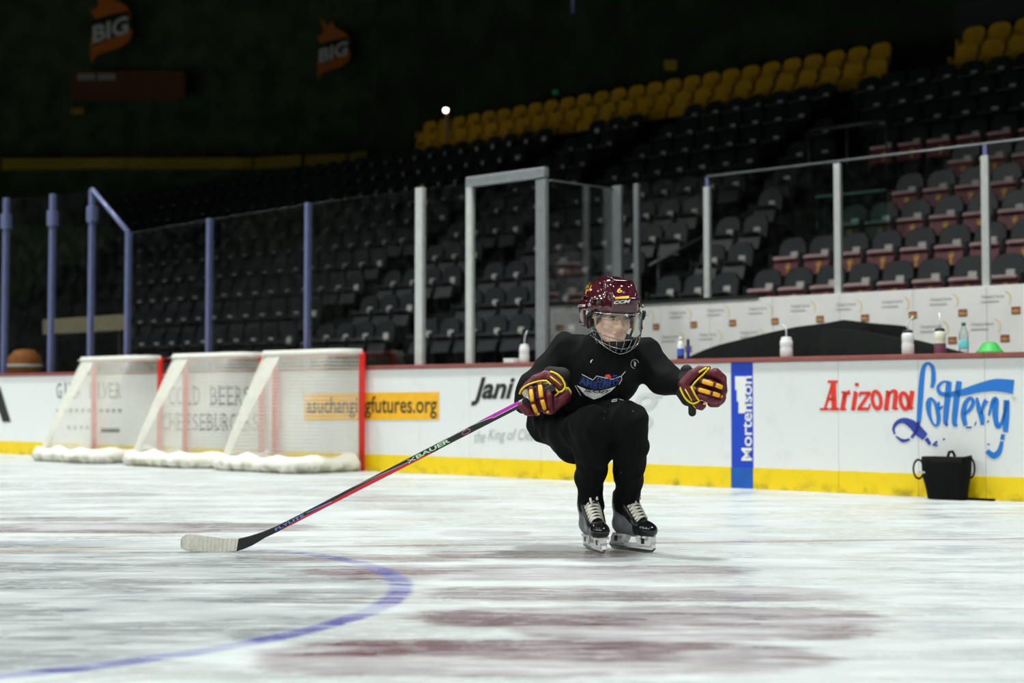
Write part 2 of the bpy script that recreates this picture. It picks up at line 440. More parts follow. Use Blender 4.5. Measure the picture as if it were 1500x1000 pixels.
# ------------------------------------------------------------------ the ice
def ice_mat():
    m, nt, b = newmat('ice_sheet')
    ge = nt.nodes.new('ShaderNodeNewGeometry'); pos = ge.outputs['Position']
    sp = nt.nodes.new('ShaderNodeSeparateXYZ'); nt.links.new(pos, sp.inputs[0])
    x, y = X(nt, sp.outputs[0]), X(nt, sp.outputs[1])
    N = lambda sc, det=4, rot=0.0, s=(1,1,1), l=(0,0,0), r=.6: noise(nt, sc, pos, det, r, rot=rot, sc=s, loc=l)
    soft = N(2.2, 5, .1, (1, 2.2, 1)); fine = N(9, 6, .2, (1, 1.5, 1), (3, 1, 0)); flake = N(70, 2)
    # skate marks: long thin bright cuts in several directions, and drifts of shaved snow
    cuts = None
    for i, (rot, sc, st) in enumerate(((.12, 1.0, 26), (-.35, 1.2, 30), (.55, 1.4, 34), (-.9, 1.1, 30), (1.25, 1.3, 36), (2.2, 1.2, 30))):
        c = (N(sc, 3, rot, (.35, st, 1), (i*3.1, i*1.7, 0), .5) - .5).abs().step(.0, .016).inv() * N(1.3, 2, 0, (1,1,1), (i*5, 2, 0)).step(.44, .60)
        cuts = c if cuts is None else cuts.max(c)
    drift = (N(1.1, 7, .10, (.75, 2.6, 1), (1, 4, 0)).step(.44, .60) * .8 + fine.step(.5, .68) * .4).clamp()
    # painted marks under the surface
    wob = (soft - .5) * .5 + (fine - .5) * .34
    R = ((x + 2.36)**2.0 + (y - 5.45)**2.0).sqrt()
    inside = R.step(1.80, 1.97).inv()
    ring = ((R - 1.93) + (fine - .5) * .035).abs()  .step(.026, .066).inv() * (y.step(6.3, 7.3).inv() * .75 + .25)
    bands = None
    def band(px0, py0, px1, py1, a, tip=.25):
        nonlocal bands
        p, q = ice((px0+px1)/2, py1), ice((px0+px1)/2, py0)
        mid = (py0+py1)/2; l, r = ice(px0, mid), ice(px1, mid)
        cx, hx, cy, hy = (l.x+r.x)/2, (r.x-l.x)/2, (p.y+q.y)/2, (q.y-p.y)/2
        dx = ((x-cx)/hx).abs(); dy = ((y-cy)/hy).abs()
        e = (dx**4.0 + dy**2.4)
        mk = (e + wob*1.7).step(.55, 1.15).inv() * a
        bands = mk if bands is None else bands.max(mk)
    for q in ((340, 935, 1230, 992, 1.0), (590, 886, 1310, 922, .9), (740, 905, 1300, 941, .85), (600, 857, 1270, 882, .7), (430, 826, 1120, 851, .75),
              (610, 806, 945, 818, .8), (380, 814, 700, 824, .5), (-60, 765, 470, 782, .75), (-60, 756, 190, 764, .55), (640, 775, 780, 786, .45), (470, 724, 720, 735, .35),
              (90, 721, 240, 727, .35), (560, 741, 700, 750, .25), (700, 785, 1000, 792, .35)): band(*q)
    gl = y - (x * .1166 + 7.222)
    line = (gl.abs() + (fine - .5) * .05).step(.02, .07).inv() * .75
    gold = line * x.step(-1.6, -2.2)
    wear = (drift * .85 + cuts * .25 + flake.step(.55, .8) * .3).clamp()
    base = mixc(nt, soft.step(.25, .75), lin('adb4b2'), lin('c4cbc9'))
    base = mixc(nt, (inside * (soft.step(.2, .7).inv() * .3 + .62) * (drift * -.3 + 1.0)).clamp(), base, lin('646b6e'))
    base = mixc(nt, (bands * (wear * -.42 + 1.0)).clamp(), base, lin('5a3040'))
    base = mixc(nt, (line * (wear * -.6 + 1.0)).clamp(), base, lin('7c505a'))
    base = mixc(nt, (gold * (wear * -.5 + 1.0)).clamp(), base, lin('a8823c'))
    base = mixc(nt, (ring * (wear * -.5 + 1.0)).clamp(), base, lin('3d4092'))
    base = mixc(nt, (cuts * .75 + drift * .26 + flake.step(.62, .8) * .4).clamp(), base, lin('dfe4e3'))
    nt.links.new(base, b.inputs['Base Color'])
    rg = (drift * .40 + cuts * .3 + soft * .16 + .10).clamp()
    nt.links.new(rg.s, b.inputs['Roughness'])
    b.inputs['Specular IOR Level'].default_value = .26; b.inputs['IOR'].default_value = 1.31
    bp = nt.nodes.new('ShaderNodeBump'); bp.inputs['Strength'].default_value = .45; bp.inputs['Distance'].default_value = .004
    nt.links.new((cuts * .5 + flake * .5 + fine * 1.0).s, bp.inputs['Height']); nt.links.new(bp.outputs[0], b.inputs['Normal'])
    return m
mb = MB(MW); mb.box((-30, -24, -.12), (26, .02, 0))
ice_floor = structure(build('floor', mb, ice_mat()))
# bench / stand floors and the dark bowl behind them
mb = MB(MW); mb.box((-45, .02, -.12), (40, 60, -.02))
structure(build('floor_concourse', mb, M_DARK))

# ------------------------------------------------------------------ dasher boards
ZT = 1.075
wall = MB(MW); wall.box((-24, .075, 0), (16, .10, 1.03))
wall = structure(build('wall_boards', wall, M_SEAM))
joints = [-90, 8, 75, 130, 183, 240, 305, 375, 448, 530, 615, 688, 793, 905, 1071, 1103, 1228, 1345, 1443, 1560, 1700]
js = [-24.0] + [bd(p, 600)[0] for p in joints]
js += [js[-1]+2.4, js[-1]+4.8, js[-1]+7.2]
for i in range(len(js)-1):
    s0, s1 = js[i]+.0012, js[i+1]-.0012
    blue = 0 < i <= len(joints) and joints[i-1] == 1071
    mb = MB(MW); mb.box((s0, 0, .172), (s1, .075, 1.035)); build('board_panel', mb, M_BLUE if blue else M_BOARD, wall, bevel=.0012)
    mb = MB(MW); mb.box((s0, -.008, 0), (s1, .07, .17)); build('kickplate', mb, mat('kick_blue', '0a55b0', .4) if blue else M_KICK, wall, bevel=.003)
    mb = MB(MW); mb.box((s0-.002, -.02, 1.037), (s1+.002, .2, ZT)); build('cap_rail', mb, M_CAP, wall, bevel=.006)

def on_wall(p, d=-.004):
    """image position on the boards, as (s, z)"""
    return V(bd(p[0], p[1], d))
def box_text(mb, txt, x0, yb0, yt0, x1, yb1, yt1, d=-.004, **kw):
    """lettering filling a four-cornered patch of the boards given by the photograph's pixels"""
    A, B, C, D = (on_wall(p, d) for p in ((x0, yb0), (x1, yb1), (x1, yt1), (x0, yt0)))
    put_text(mb, txt, lambda x, y: (lambda q: (q.x, d, q.y))(A*(1-x)*(1-y)+B*x*(1-y)+C*x*y+D*(1-x)*y), **kw)
def patch(mb, pts, d=-.003, th=.002):
    mb.prism([tuple(on_wall(p, d)) for p in pts], d-th, d)
def strokes(mb, lst, fx, d=-.004):
    for pts, wd in lst:
        q = [on_wall(fx(p), d) for p in pts]
        sc = .00145
        mb.ribbon([tuple(p) for p in q], [v*sc for v in wd] if isinstance(wd, (list, tuple)) else wd*sc, d)
def ellp(cx, cy, rx, ry, sl=0, n=14):
    return [(cx+rx*math.cos(a)-sl*math.sin(a)*ry, cy+ry*math.sin(a)) for a in [2*math.pi*i/n for i in range(n+1)]]

# red and blue lottery advert
fx = lambda p: (1190+p[0]/4.84, 520+p[1]/4.84)
K5 = 1/4.84
ad = thing('board_advert', 'red serif word and blue brush-script word printed on the white boards above the black bag', 'sign', W(bd(1340, 600)[0], -.006, .4))
mb = MB(MW)
red = [([(88,380),(140,205)],14), ([(148,195),(154,380)],30), ([(108,312),(152,312)],14), ([(52,383),(118,383)],13), ([(122,383),(190,383)],13), ([(108,188),(180,188)],13),
  ([(232,262),(212,385)],26), ([(194,385),(240,385)],10), ([(205,262),(235,262)],10), ([(222,312),(242,272),(268,262)],[10,16,26]),
  ([(308,262),(288,385)],24), ([(290,262),(312,262)],10), ([(274,384),(304,384)],10), ([(316,196),(314,220)],22),
  ([(335,268),(412,268)],16), ([(404,268),(328,380)],18), ([(318,381),(400,381)],16), ([(400,381),(408,345)],10), ([(336,268),(334,295)],10),
  (ellp(455,318,30,60,-.12),20), ([(538,255),(522,385)],25), ([(520,258),(542,258)],10), ([(506,385),(540,385)],9), ([(532,296),(562,258),(590,264),(586,320),(578,384)],[10,16,24,24,24]), ([(578,384),(608,378)],9),
  (ellp(652,325,28,56,-.15),20), ([(708,252),(690,380)],24), ([(690,383),(716,372)],10)]
strokes(mb, [(p, [v*1.06 for v in w] if isinstance(w, list) else w*1.06) for p, w in red], lambda p: fx(p), -.004)
for v in (0,): build('lettering', mb, M_RED, ad)
mb = MB(MW)
blue = [([(846,232),(858,170),(852,90),(822,58),(792,80),(778,140),(768,260),(760,380),(754,470)],[18,26,22,14,22,28,30,28,24]),
  (ellp(858,405,32,95,-.18),[26,24,20,14,12,12,16,24,30,28,20,14,16,22,26]), ([(895,330),(900,380),(925,360)],[14,14,8]),
  ([(968,188),(958,300),(946,420),(944,480),(962,495)],[30,32,30,24,8]), ([(1040,185),(1020,320),(1008,430),(1008,490),(1030,495)],[30,32,30,24,8]),
  ([(972,190),(925,190),(892,225),(905,268),(960,280),(1060,265),(1180,232),(1300,212),(1426,225)],[10,12,18,22,26,34,46,62,70]),
  ([(1072,420),(1112,390),(1140,335),(1120,305),(1085,340),(1070,420),(1085,500)],[12,18,22,16,24,30,22]),
  ([(1165,300),(1180,380),(1198,430),(1205,495)],[12,26,30,18]), ([(1196,420),(1215,350),(1236,320)],[10,20,28]),
  ([(1250,430),(1278,330),(1300,320),(1296,420),(1312,505),(1345,470),(1384,330)],[10,20,30,30,22,16,20]),
  ([(1376,318),(1374,420),(1368,545)],[30,32,26]), ([(1352,560),(1345,600)],[18,22]), ([(1344,610),(1325,680),(1285,712),(1236,678)],[16,26,32,24])]
strokes(mb, blue, fx)
build('lettering', mb, M_INKBLUE, ad)
mb = MB(MW)
navy = [([(754,470),(735,540),(700,585)],[22,18,14]), ([(585,560),(574,520),(600,478),(650,464),(705,490),(750,535),(800,580)],[10,14,20,30,46,54,40]),
  ([(592,575),(640,606),(690,596)],[8,18,12]), ([(805,590),(835,632)],[24,16]), ([(850,640),(885,612)],[8,14]), ([(925,600),(940,592)],8), ([(862,640),(890,640)],7),
  ([(948,470),(952,505)],6), ([(1090,512),(1130,512)],9), ([(1162,470),(1150,500)],6), ([(1240,480),(1250,460)],7), ([(1240,630),(1258,634)],7)]
strokes(mb, navy[:2], fx); build('lettering', mb, M_INKNAVY, ad)
for q in navy[2:]:
    mb = MB(MW); strokes(mb, [q], fx); build('ink_fleck', mb, M_INKNAVY, ad)
mb = MB(MW); box_text(mb, 'TM', 1481, 586, 581, 1488, 586, 581); build('trade_mark', mb, M_INKGREY, ad)
# blue pillar panel lettering, reading upwards
ad = thing('board_advert', 'white lettering and three stepped bars running up the blue panel of the boards', 'sign', W(bd(1088, 600)[0], -.006, .3))
mb = MB(MW)
def up_text(x, y):     # x along the word (upwards), y across it
    p = V((1101.5 - y*15.5 + .2*x, 674.5 - x*124)); q = on_wall(p); return (q.x, -.004, q.y)
put_text(mb, 'Mortenson', up_text, bold=.012)
build('lettering', mb, M_WHITE, ad)
mb = MB(MW)
for p in (((1077,551),(1092.5,551),(1092,571),(1077,571)), ((1079.5,571),(1092,571),(1091.7,588),(1079.5,588)), ((1082,588),(1091.7,588),(1091.5,605),(1082,605))): patch(mb, p, -.004)
build('emblem', mb, M_WHITE, ad)
# yellow banner
ad = thing('board_advert', 'yellow banner with a black web address on the boards, half behind a net', 'sign', W(bd(545, 600)[0], -.006, .6))
mb = MB(MW); patch(mb, ((445,576),(643,574),(643,614.5),(445,615.5))); build('banner', mb, M_GOLD, ad)
mb = MB(MW); box_text(mb, 'asuchangingfutures.org', 449, 612, 581, 640, 613, 579, d=-.006, bold=.012); build('lettering', mb, M_INKB, ad)
# black italic advert behind the player
ad = thing('board_advert', 'slanted black and pale grey cleaning-firm lettering with small script below, behind the skater', 'sign', W(bd(800, 600)[0], -.006, .5))
mb = MB(MW); box_text(mb, 'Jani', 690, 594, 553, 754, 594, 551, shear=.32, bold=.03); build('lettering', mb, M_INKB, ad)
mb = MB(MW); box_text(mb, '-', 764, 582, 576, 782, 582, 576); build('lettering', mb, M_INKB, ad)
mb = MB(MW); box_text(mb, 'King', 800, 624, 552, 972, 632, 556, shear=.3)
build('lettering', mb, M_INKPALE, ad)
mb = MB(MW); box_text(mb, 'the', 695, 648, 631, 711, 648, 630, shear=.35); build('lettering', mb, M_INKGREY, ad)
mb = MB(MW); box_text(mb, 'King of Clean', 715, 649, 628, 790, 650, 628, shear=.35); build('lettering', mb, M_INKGREY, ad)
# restaurant advert behind the middle net
ad = thing('board_advert', 'two lines of tall dark serif capitals about beers on the boards behind the middle net', 'sign', W(bd(310, 600)[0], -.006, .5))
def serif_text(mb, txt, x0, x1, yb, yt):
    k = len(txt); wd = (x1-x0)/k
    for i, ch in enumerate(txt):
        if ch == ' ': continue
        a, b_ = x0+wd*i+wd*.1, x0+wd*(i+1)-wd*.1
        if ch == 'I': a, b_ = (a+b_)/2-wd*.1, (a+b_)/2+wd*.1
        box_text(mb, ch, a, yb, yt, b_, yb, yt)
        if ch not in 'OCGS':
            for yy in (yb, yt): patch(mb, ((a-wd*.07, yy-1), (a+wd*.22, yy-1), (a+wd*.22, yy+1), (a-wd*.07, yy+1)), -.004, .001)
for wd_, x0_, x1_, yb_, yt_ in (('COLD', 246, 294, 593, 566), ('BEERS', 307, 368, 593, 566), ('CHEESEBURGERS', 236, 380, 630, 606)):
    for k in range(len(wd_)): mb = MB(MW); q = (x1_-x0_)/len(wd_); serif_text(mb, wd_[k], x0_+q*k, x0_+q*(k+1), yb_, yt_); build('letter', mb, M_INKMID, ad)
# river advert behind the far net
ad = thing('board_advert', 'thin dark river advert with a small black bar on the boards behind the far net', 'sign', W(bd(130, 600)[0], -.006, .5))
for wd_, x0_, x1_ in (('GILA', 82, 119), ('RIVER', 130, 178)):
    for k in range(len(wd_)): mb = MB(MW); q = (x1_-x0_)/len(wd_); serif_text(mb, wd_[k], x0_+q*k, x0_+q*(k+1), 583, 561); build('letter', mb, M_INKMID, ad)
mb = MB(MW)
for k in range(11): patch(mb, ((83+k*9, 599), (88+k*9, 599), (88+k*9, 604), (83+k*9, 604)), -.004, .001)
build('small_print', mb, M_INKMID, ad)
mb = MB(MW); patch(mb, ((148,627),(175,627),(175,633),(148,633)), -.004, .001); build('black_bar', mb, M_INKB, ad)
mb = MB(MW)
for k in range(5): patch(mb, ((98+k*9, 627), (101+k*9, 622), (104+k*9, 627), (101+k*9, 629)), -.004, .001)
build('small_print', mb, M_INKMID, ad)
ad = thing('board_advert', 'black slanted stroke of a giant letter on the boards beside the picture edge', 'sign', W(bd(3, 600)[0], -.006, .5))
mb = MB(MW); patch(mb, ((-14,566),(0,566),(16,618),(4,618)), -.004); patch(mb, ((-14,566),(-2,566),(-26,618),(-38,618)), -.004); build('lettering', mb, M_INKB, ad)

# ------------------------------------------------------------------ glass above the boards
def post(mb, px, ytop, wpx, d=.15, zb=ZT):
    s, zt = bd(px, ytop, d); p = W(s, d, 0); ww = wpx*p.y/F
    mb.box((s-ww/2, d-.03, zb), (s+ww/2, d+.03, zt)); return s, zt, ww
def pane(scr, s0, z0, s1, z1, d, zb=ZT):
    mb = MB(MW)
    mb.add([(s0, d-.006, zb), (s1, d-.006, zb), (s1, d-.006, z1), (s0, d-.006, z0), (s0, d+.006, zb), (s1, d+.006, zb), (s1, d+.006, z1), (s0, d+.006, z0)],
           [(0,1,2,3), (5,4,7,6), (3,2,6,7), (0,4,5,1), (1,5,6,2), (0,3,7,4)])
    return build('pane', mb, M_GLASS, scr)
scr = thing('glass_screen', 'tallest glass screen on thin bluish posts at the far end, with sloping top pipe', 'glass screen', W(bd(75, 560)[0], .1, ZT))
pp = []
for px, yt, wp in ((-60, 297, 7), (9, 290, 7), (77, 284, 7), (135, 277, 7)):
    mb = MB(MW); q = post(mb, px, yt, wp); build('post', mb, M_POSTB, scr, bevel=.004); pp.append(q)
    mb = MB(MW); mb.box((q[0]-q[2]*.9, .10, q[1]-.42), (q[0]+q[2]*.9, .20, q[1]-.22)); build('clamp', mb, M_POSTB, scr, bevel=.01)
mb = MB(MW); q = post(mb, 188, 340, 6.5); build('post', mb, M_POSTB, scr, bevel=.004); pp.append(q)
for a, b_ in zip(pp, pp[1:]): pane(scr, a[0]+.03, a[1]-.02, b_[0]-.03, b_[1]-.02, .15)
mb = MB(MW); mb.tube([(pp[3][0], .15, pp[3][1]), (pp[4][0], .15, pp[4][1])], .03, 8); build('sloping_pipe', mb, M_POSTB, scr, smooth=True)
scr = thing('glass_screen', 'glass screen of wide panes behind the two nearer nets', 'glass screen', W(bd(400, 560)[0], .1, ZT))
pq = [pp[-1]]
for px, yt, wp, m_ in ((307, 320, 6.5, M_POSTB), (451, 297, 6.5, M_POSTB), (616, 275, 14, M_POSTW)):
    mb = MB(MW); q = post(mb, px, yt, wp); build('post', mb, m_, scr, bevel=.004); pq.append(q)
pq.append((bd(684, 500, .15)[0], bd(684, 268, .15)[1], .05))
for a, b_ in zip(pq, pq[1:]): pane(scr, a[0]+.03, a[1]-.01, b_[0]-.03, b_[1]-.01, .15)
gate = thing('glass_gate', 'framed glass gate with thick pale posts and a rounded top bar, beside the skater', 'gate', W(bd(740, 560)[0], .1, ZT))
mb = MB(MW); g0 = post(mb, 689, 262, 12); build('post', mb, M_POSTW, gate, bevel=.01)
mb = MB(MW); g1 = post(mb, 794, 262, 19); build('post', mb, M_POSTG, gate, bevel=.01)
mb = MB(MW); z = g0[1]; mb.box((g0[0]-g0[2]/2, .11, g0[1]-.085), (g1[0]+g1[2]/2, .19, g0[1]+.02)); build('top_bar', mb, M_POSTG, gate, bevel=.02)
pane(gate, g0[0]+.04, g0[1]-.07, g1[0]-.06, g0[1]-.07, .15)
# bench: back wall, its printed facing and glass
DB = 3.0
sb0 = bd(903, 500, DB)[0]; sb1 = sb0+14; ZB = 1.81
bw = MB(MW); bw.box((sb0, DB+.06, -.02), (sb1, DB+.16, ZB-.02)); bw = structure(build('wall_bench', bw, M_SEAM))
sj = [sb0] + [bd(p, 500, DB)[0] for p in (968, 1040, 1132, 1230, 1338, 1446, 1560)] + [sb1]
M_BENCH = mat('bench_facing', 'f4f3ee', .5, var=.04, scale=3)
for a, b_ in zip(sj, sj[1:]):
    mb = MB(MW); mb.box((a+.002, DB, .1), (b_-.002, DB+.06, ZB)); build('facing_panel', mb, M_BENCH, bw, bevel=.003)
mb = MB(MW); mb.box((sb0-.02, DB-.02, ZB), (bd(1112, 440, DB)[0], DB+.14, ZB+.03)); build('edge_strip', mb, M_INKB, bw)
mb = MB(MW); mb.box((sb0, .25, -.02), (sb1, DB-.01, .30)); structure(build('floor_bench', mb, M_DARK))
# repeated sponsor print: grey words, a gold arc, and maroon-and-gold squares
prt = {k: MB(MW) for k in 'wgma'}
def bp(px, py): return V(bd(px, py, DB-.003))
def bench_text(px, py):
    c = bp(px, py); d = DB-.004
    put_text(prt['w'], 'Changing Futures', lambda x, y: (c.x-.11+x*.22, d, c.y+.004+y*.035))
    put_text(prt['g'], 'sponsor of sport', lambda x, y: (c.x-.11+x*.17, d, c.y-.032+y*.022)) if False else None
    for k in range(7): prt['g'].prism([(c.x-.11+k*.025, c.y-.03), (c.x-.092+k*.025, c.y-.03), (c.x-.092+k*.025, c.y-.016), (c.x-.11+k*.025, c.y-.016)], d-.001, d)
    prt['a'].ribbon([(c.x+.10+.075*math.cos(a), c.y-.005+.075*math.sin(a)) for a in (-.9, -.4, .2, .8, 1.4)], [.003, .009, .011, .009, .003], d)
def bench_square(px, py):
    c = bp(px, py); d = DB-.004
    prt['m'].prism([(c.x-.042, c.y-.032), (c.x+.045, c.y-.032), (c.x+.045, c.y+.035), (c.x-.042, c.y+.035)], d-.001, d)
    put_text(prt['a'], 'ASU', lambda x, y: (c.x-.035+x*.07, d-.002, c.y-.02+y*.034), bold=.02)
for p in ((939,464),(993,461),(1048,457.5),(1110,455),(1172,451),(1239,449),(1307,445),(1378,441.5),(1454,437.5), (982,496),(1037,493),(1097,490),(1168,488),(1364,481.5),(1439,478), (1300,520)): bench_text(*p)
for p in ((961,478.5),(1016,475.5),(1073,473),(1135,470.5),(1201,467.5),(1267,465.5),(1337,461.5),(1410,458),(1488,454.5), (1008,511),(1062,509),(1395,498.5),(1472,495.5),(1122,505)): bench_square(*p)
for k, nm, m_ in (('w', 'lettering', M_INKMID), ('g', 'lettering', M_INKGREY), ('m', 'logo_print', mat('ink_maroon', '8e3a22', .5)), ('a', 'logo_print', mat('ink_ochre', 'e9cf7a', .5))): build(nm, prt[k], m_, bw)
scr = thing('glass_screen', 'glass screen with pale posts and bright top edge on the white bench wall', 'glass screen', W(sb0+3, DB+.1, ZB))
pb = []
for px, yt, wp, m_ in ((905, 272, 15, M_POSTG), (933, 269, 8, M_POSTG), (1036, 274, 9, M_POSTW), (1227, 240, 10, M_POSTW), (1443, 228, 11, M_POSTW)):
    mb = MB(MW); q = post(mb, px, yt, wp, DB+.1, ZB); build('post', mb, m_, scr, bevel=.004)
    mb = MB(MW); mb.box((q[0]-.02, DB+.09, q[1]), (q[0]+.02, DB+.13, 3.18)); build('post_tip', mb, M_POSTB, scr)
    pb.append(q[0])
pb += [pb[-1]+1.55, pb[-1]+3.1]
for a, b_ in zip(pb, pb[1:]): pane(scr, a+.04, 3.17, b_-.04, 3.17, DB+.1, ZB)
mb = MB(MW); mb.tube([(pb[2], DB+.1, 3.185), (pb[-1], DB+.1, 3.185)], .014, 6); build('top_rail', mb, M_POSTG, scr, smooth=True)
rt = thing('glass_screen', 'slanted return pane of glass between the gate and the bench screen', 'glass screen', W(g1[0]+.1, .2, 1.0))
mb = MB(MW); a = V((g1[0]+g1[2]/2+.03, .16, 0)); b_ = V((pb[0]-.06, DB+.1, 0)); za, zb_ = g1[1]-.02, 3.17; nrm = V((-(b_-a).y, (b_-a).x, 0)).normalized()*.006
mb.add([a+V((0,0,1.0))-nrm, b_+V((0,0,1.0))-nrm, b_+V((0,0,zb_))-nrm, a+V((0,0,za))-nrm, a+V((0,0,1.0))+nrm, b_+V((0,0,1.0))+nrm, b_+V((0,0,zb_))+nrm, a+V((0,0,za))+nrm],
       [(0,1,2,3), (5,4,7,6), (3,2,6,7), (0,4,5,1), (1,5,6,2), (0,3,7,4)])
build('pane', mb, M_GLASS, rt)
mb = MB(MW); mb.tube([a+V((0,0,za)), b_+V((0,0,zb_))], .01, 6); build('top_rail', mb, M_POSTG, rt)
mb = MB(MW); mb.tube([a+V((0,0,1.0)), b_+V((0,0,1.0))], .02, 6); build('sill_bar', mb, M_POSTG, rt)
# ------------------------------------------------------------------ goals (their mouths against the boards, backs to the rink)
M_PIPE = mat('goal_red', 'e8241c', .35, var=.05); M_NET = mat('net_cord', 'dcdbd0', .8, spec=.2, var=.05)
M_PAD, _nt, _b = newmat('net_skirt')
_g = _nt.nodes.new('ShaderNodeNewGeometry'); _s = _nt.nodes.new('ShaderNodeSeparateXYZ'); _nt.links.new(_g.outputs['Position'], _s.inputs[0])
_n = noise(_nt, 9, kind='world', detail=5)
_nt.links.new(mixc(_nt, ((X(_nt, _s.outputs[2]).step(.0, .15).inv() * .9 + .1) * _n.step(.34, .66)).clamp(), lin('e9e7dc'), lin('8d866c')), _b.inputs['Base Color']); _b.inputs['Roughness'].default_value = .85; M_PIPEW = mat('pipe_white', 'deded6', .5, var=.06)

GW, GH, DBASE, DTOP = 1.36, 1.21, .86, .27
def uprof(z, u):
    """point of the netting shell at height z; u runs 0..1 round the back from one post to the other"""
    x0, x1 = .0, GW-.012; k = z/GH; d = DBASE+(DTOP-DBASE)*(k**1.12); c = .20
    L = [d-c, c*1.4, x1-x0-2*c, c*1.4, d-c]; t = u*sum(L)
    if t < L[0]: return (x1, -t)
    t -= L[0]
    if t < L[1]: a = t/L[1]*math.pi/2; return (x1-c+c*math.cos(a), -(d-c)-c*math.sin(a))
    t -= L[1]
    if t < L[2]: sag = .02*math.sin(math.pi*t/L[2]); return (x1-c-(x1-x0-2*c)*t/L[2], -d+sag)
    t -= L[2]
    if t < L[3]: a = t/L[3]*math.pi/2; return (x0+c-c*math.sin(a), -(d-c)-c*math.cos(a))
    t -= L[3]
    return (x0, -(d-c)+t)
def goal():
    g = thing('hockey_goal', '', 'goal', (0,0,0), None, 1e-9)
    for x in (0, GW):
        mb = MB(); mb.tube([(x, 0, 0), (x, 0, GH-.03), (x, 0, GH)], .034, 10); build('goal_post', mb, M_PIPE, g, smooth=True, bevel=0)
    mb = MB(); mb.tube([(0, 0, GH), (GW, 0, GH)], .034, 10); build('crossbar', mb, M_PIPE, g, smooth=True)
    mb = MB(); mb.tube([(*uprof(.03, i/40), .03) for i in range(41)], .028, 8); build('base_pipe', mb, M_PIPEW, g, smooth=True)
    mb = MB(); mb.tube([(*uprof(GH, i/40), GH) for i in range(41)], .026, 8); mb.tube([(GW/2, 0, GH), (GW/2, uprof(GH, .5)[1], GH)], .016, 6); build('top_pipe', mb, M_PIPEW, g, smooth=True)
    # lumpy snow-caked skirt round the base
    rng = random.Random(3)
    mb = MB(); n = 90; vs = []; fs = []
    for i in range(n+1):
        uu = .03+.94*i/n
        x, y = uprof(.03, uu); x2, y2 = uprof(.03, min(1, uu+.01)); x1_, y1_ = uprof(.03, max(0, uu-.01))
        t = V((x2-x1_, y2-y1_, 0)).normalized(); nr = V((t.y, -t.x, 0))*-1
        top = .168+.016*math.sin(i*.43)+.010*math.sin(i*.27+1)+rng.uniform(-.004, .004); bul = .042+.014*math.sin(i*.37+1)+rng.uniform(-.004, .006)
        for (o, z) in ((.03, .004), (.03+bul, .05), (.03+bul*.8, .10), (.015, top), (-.02, top-.02), (-.03, .004)): vs.append(V((x, y, z))+nr*o)
    for i in range(n):
        for k in range(6): fs.append((i*6+k, i*6+(k+1)%6, i*6+6+(k+1)%6, i*6+6+k))
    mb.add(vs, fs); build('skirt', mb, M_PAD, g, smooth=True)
    mb = MB(); mb.prism([(-.02, .0), (.06, .0), (.06, .17), (-.02, .2)], -.22, -.06); 
    mb = MB()
    nu = 86
    for i in range(nu+1):
        pts = [(*uprof(GH*k/9, i/nu), GH*k/9) for k in range(1, 10)]
        mb.tube(pts, .0029, 3)
    for j in range(4, 31):
        z = GH*j/31; mb.tube([(*uprof(z, i/44), z) for i in range(45)], .0029, 3)
    for i in range(1, 31): x = GW*i/31; mb.tube([(x, 0, GH), (x, -.2, GH-.012), (x, -DTOP, GH)], .0029, 3)
    for i in range(1, 10): y = -DTOP*i/10; mb.tube([(0, y, GH), (GW/2, y, GH-.012), (GW, y, GH)], .0029, 3)
    # the netting is doubled where it is laced to the frame and gathered at the rear corners
    for u0 in (.665,):
        for i in range(34):
            u = u0+i*.0036; mb.tube([(*uprof(GH*k/9, u), GH*k/9) for k in range(0, 10)], .0024, 3)
    mb.tube([(*uprof(GH, i/44), GH+.02) for i in range(45)], .02, 5)
    nt_ = build('netting', mb, M_NET, g); nt_['kind'] = 'stuff'
    return g
g0_ = goal()
lab = ('nearest of the three hockey nets, its red post beside the yellow banner', 'middle hockey net of the three, in front of the beer advert', 'far end hockey net of the three, farthest from the skater')
for i, px in enumerate((527, 380, 231)):
    g = g0_ if i == 0 else copy_tree(g0_)
    s, _ = bd(px, 600, -.09)
    g.location = W(s-GW, -.06, 0); g.rotation_euler = (0, 0, ANG); g['label'] = lab[i]; g['group'] = 'hockey nets parked along the boards'

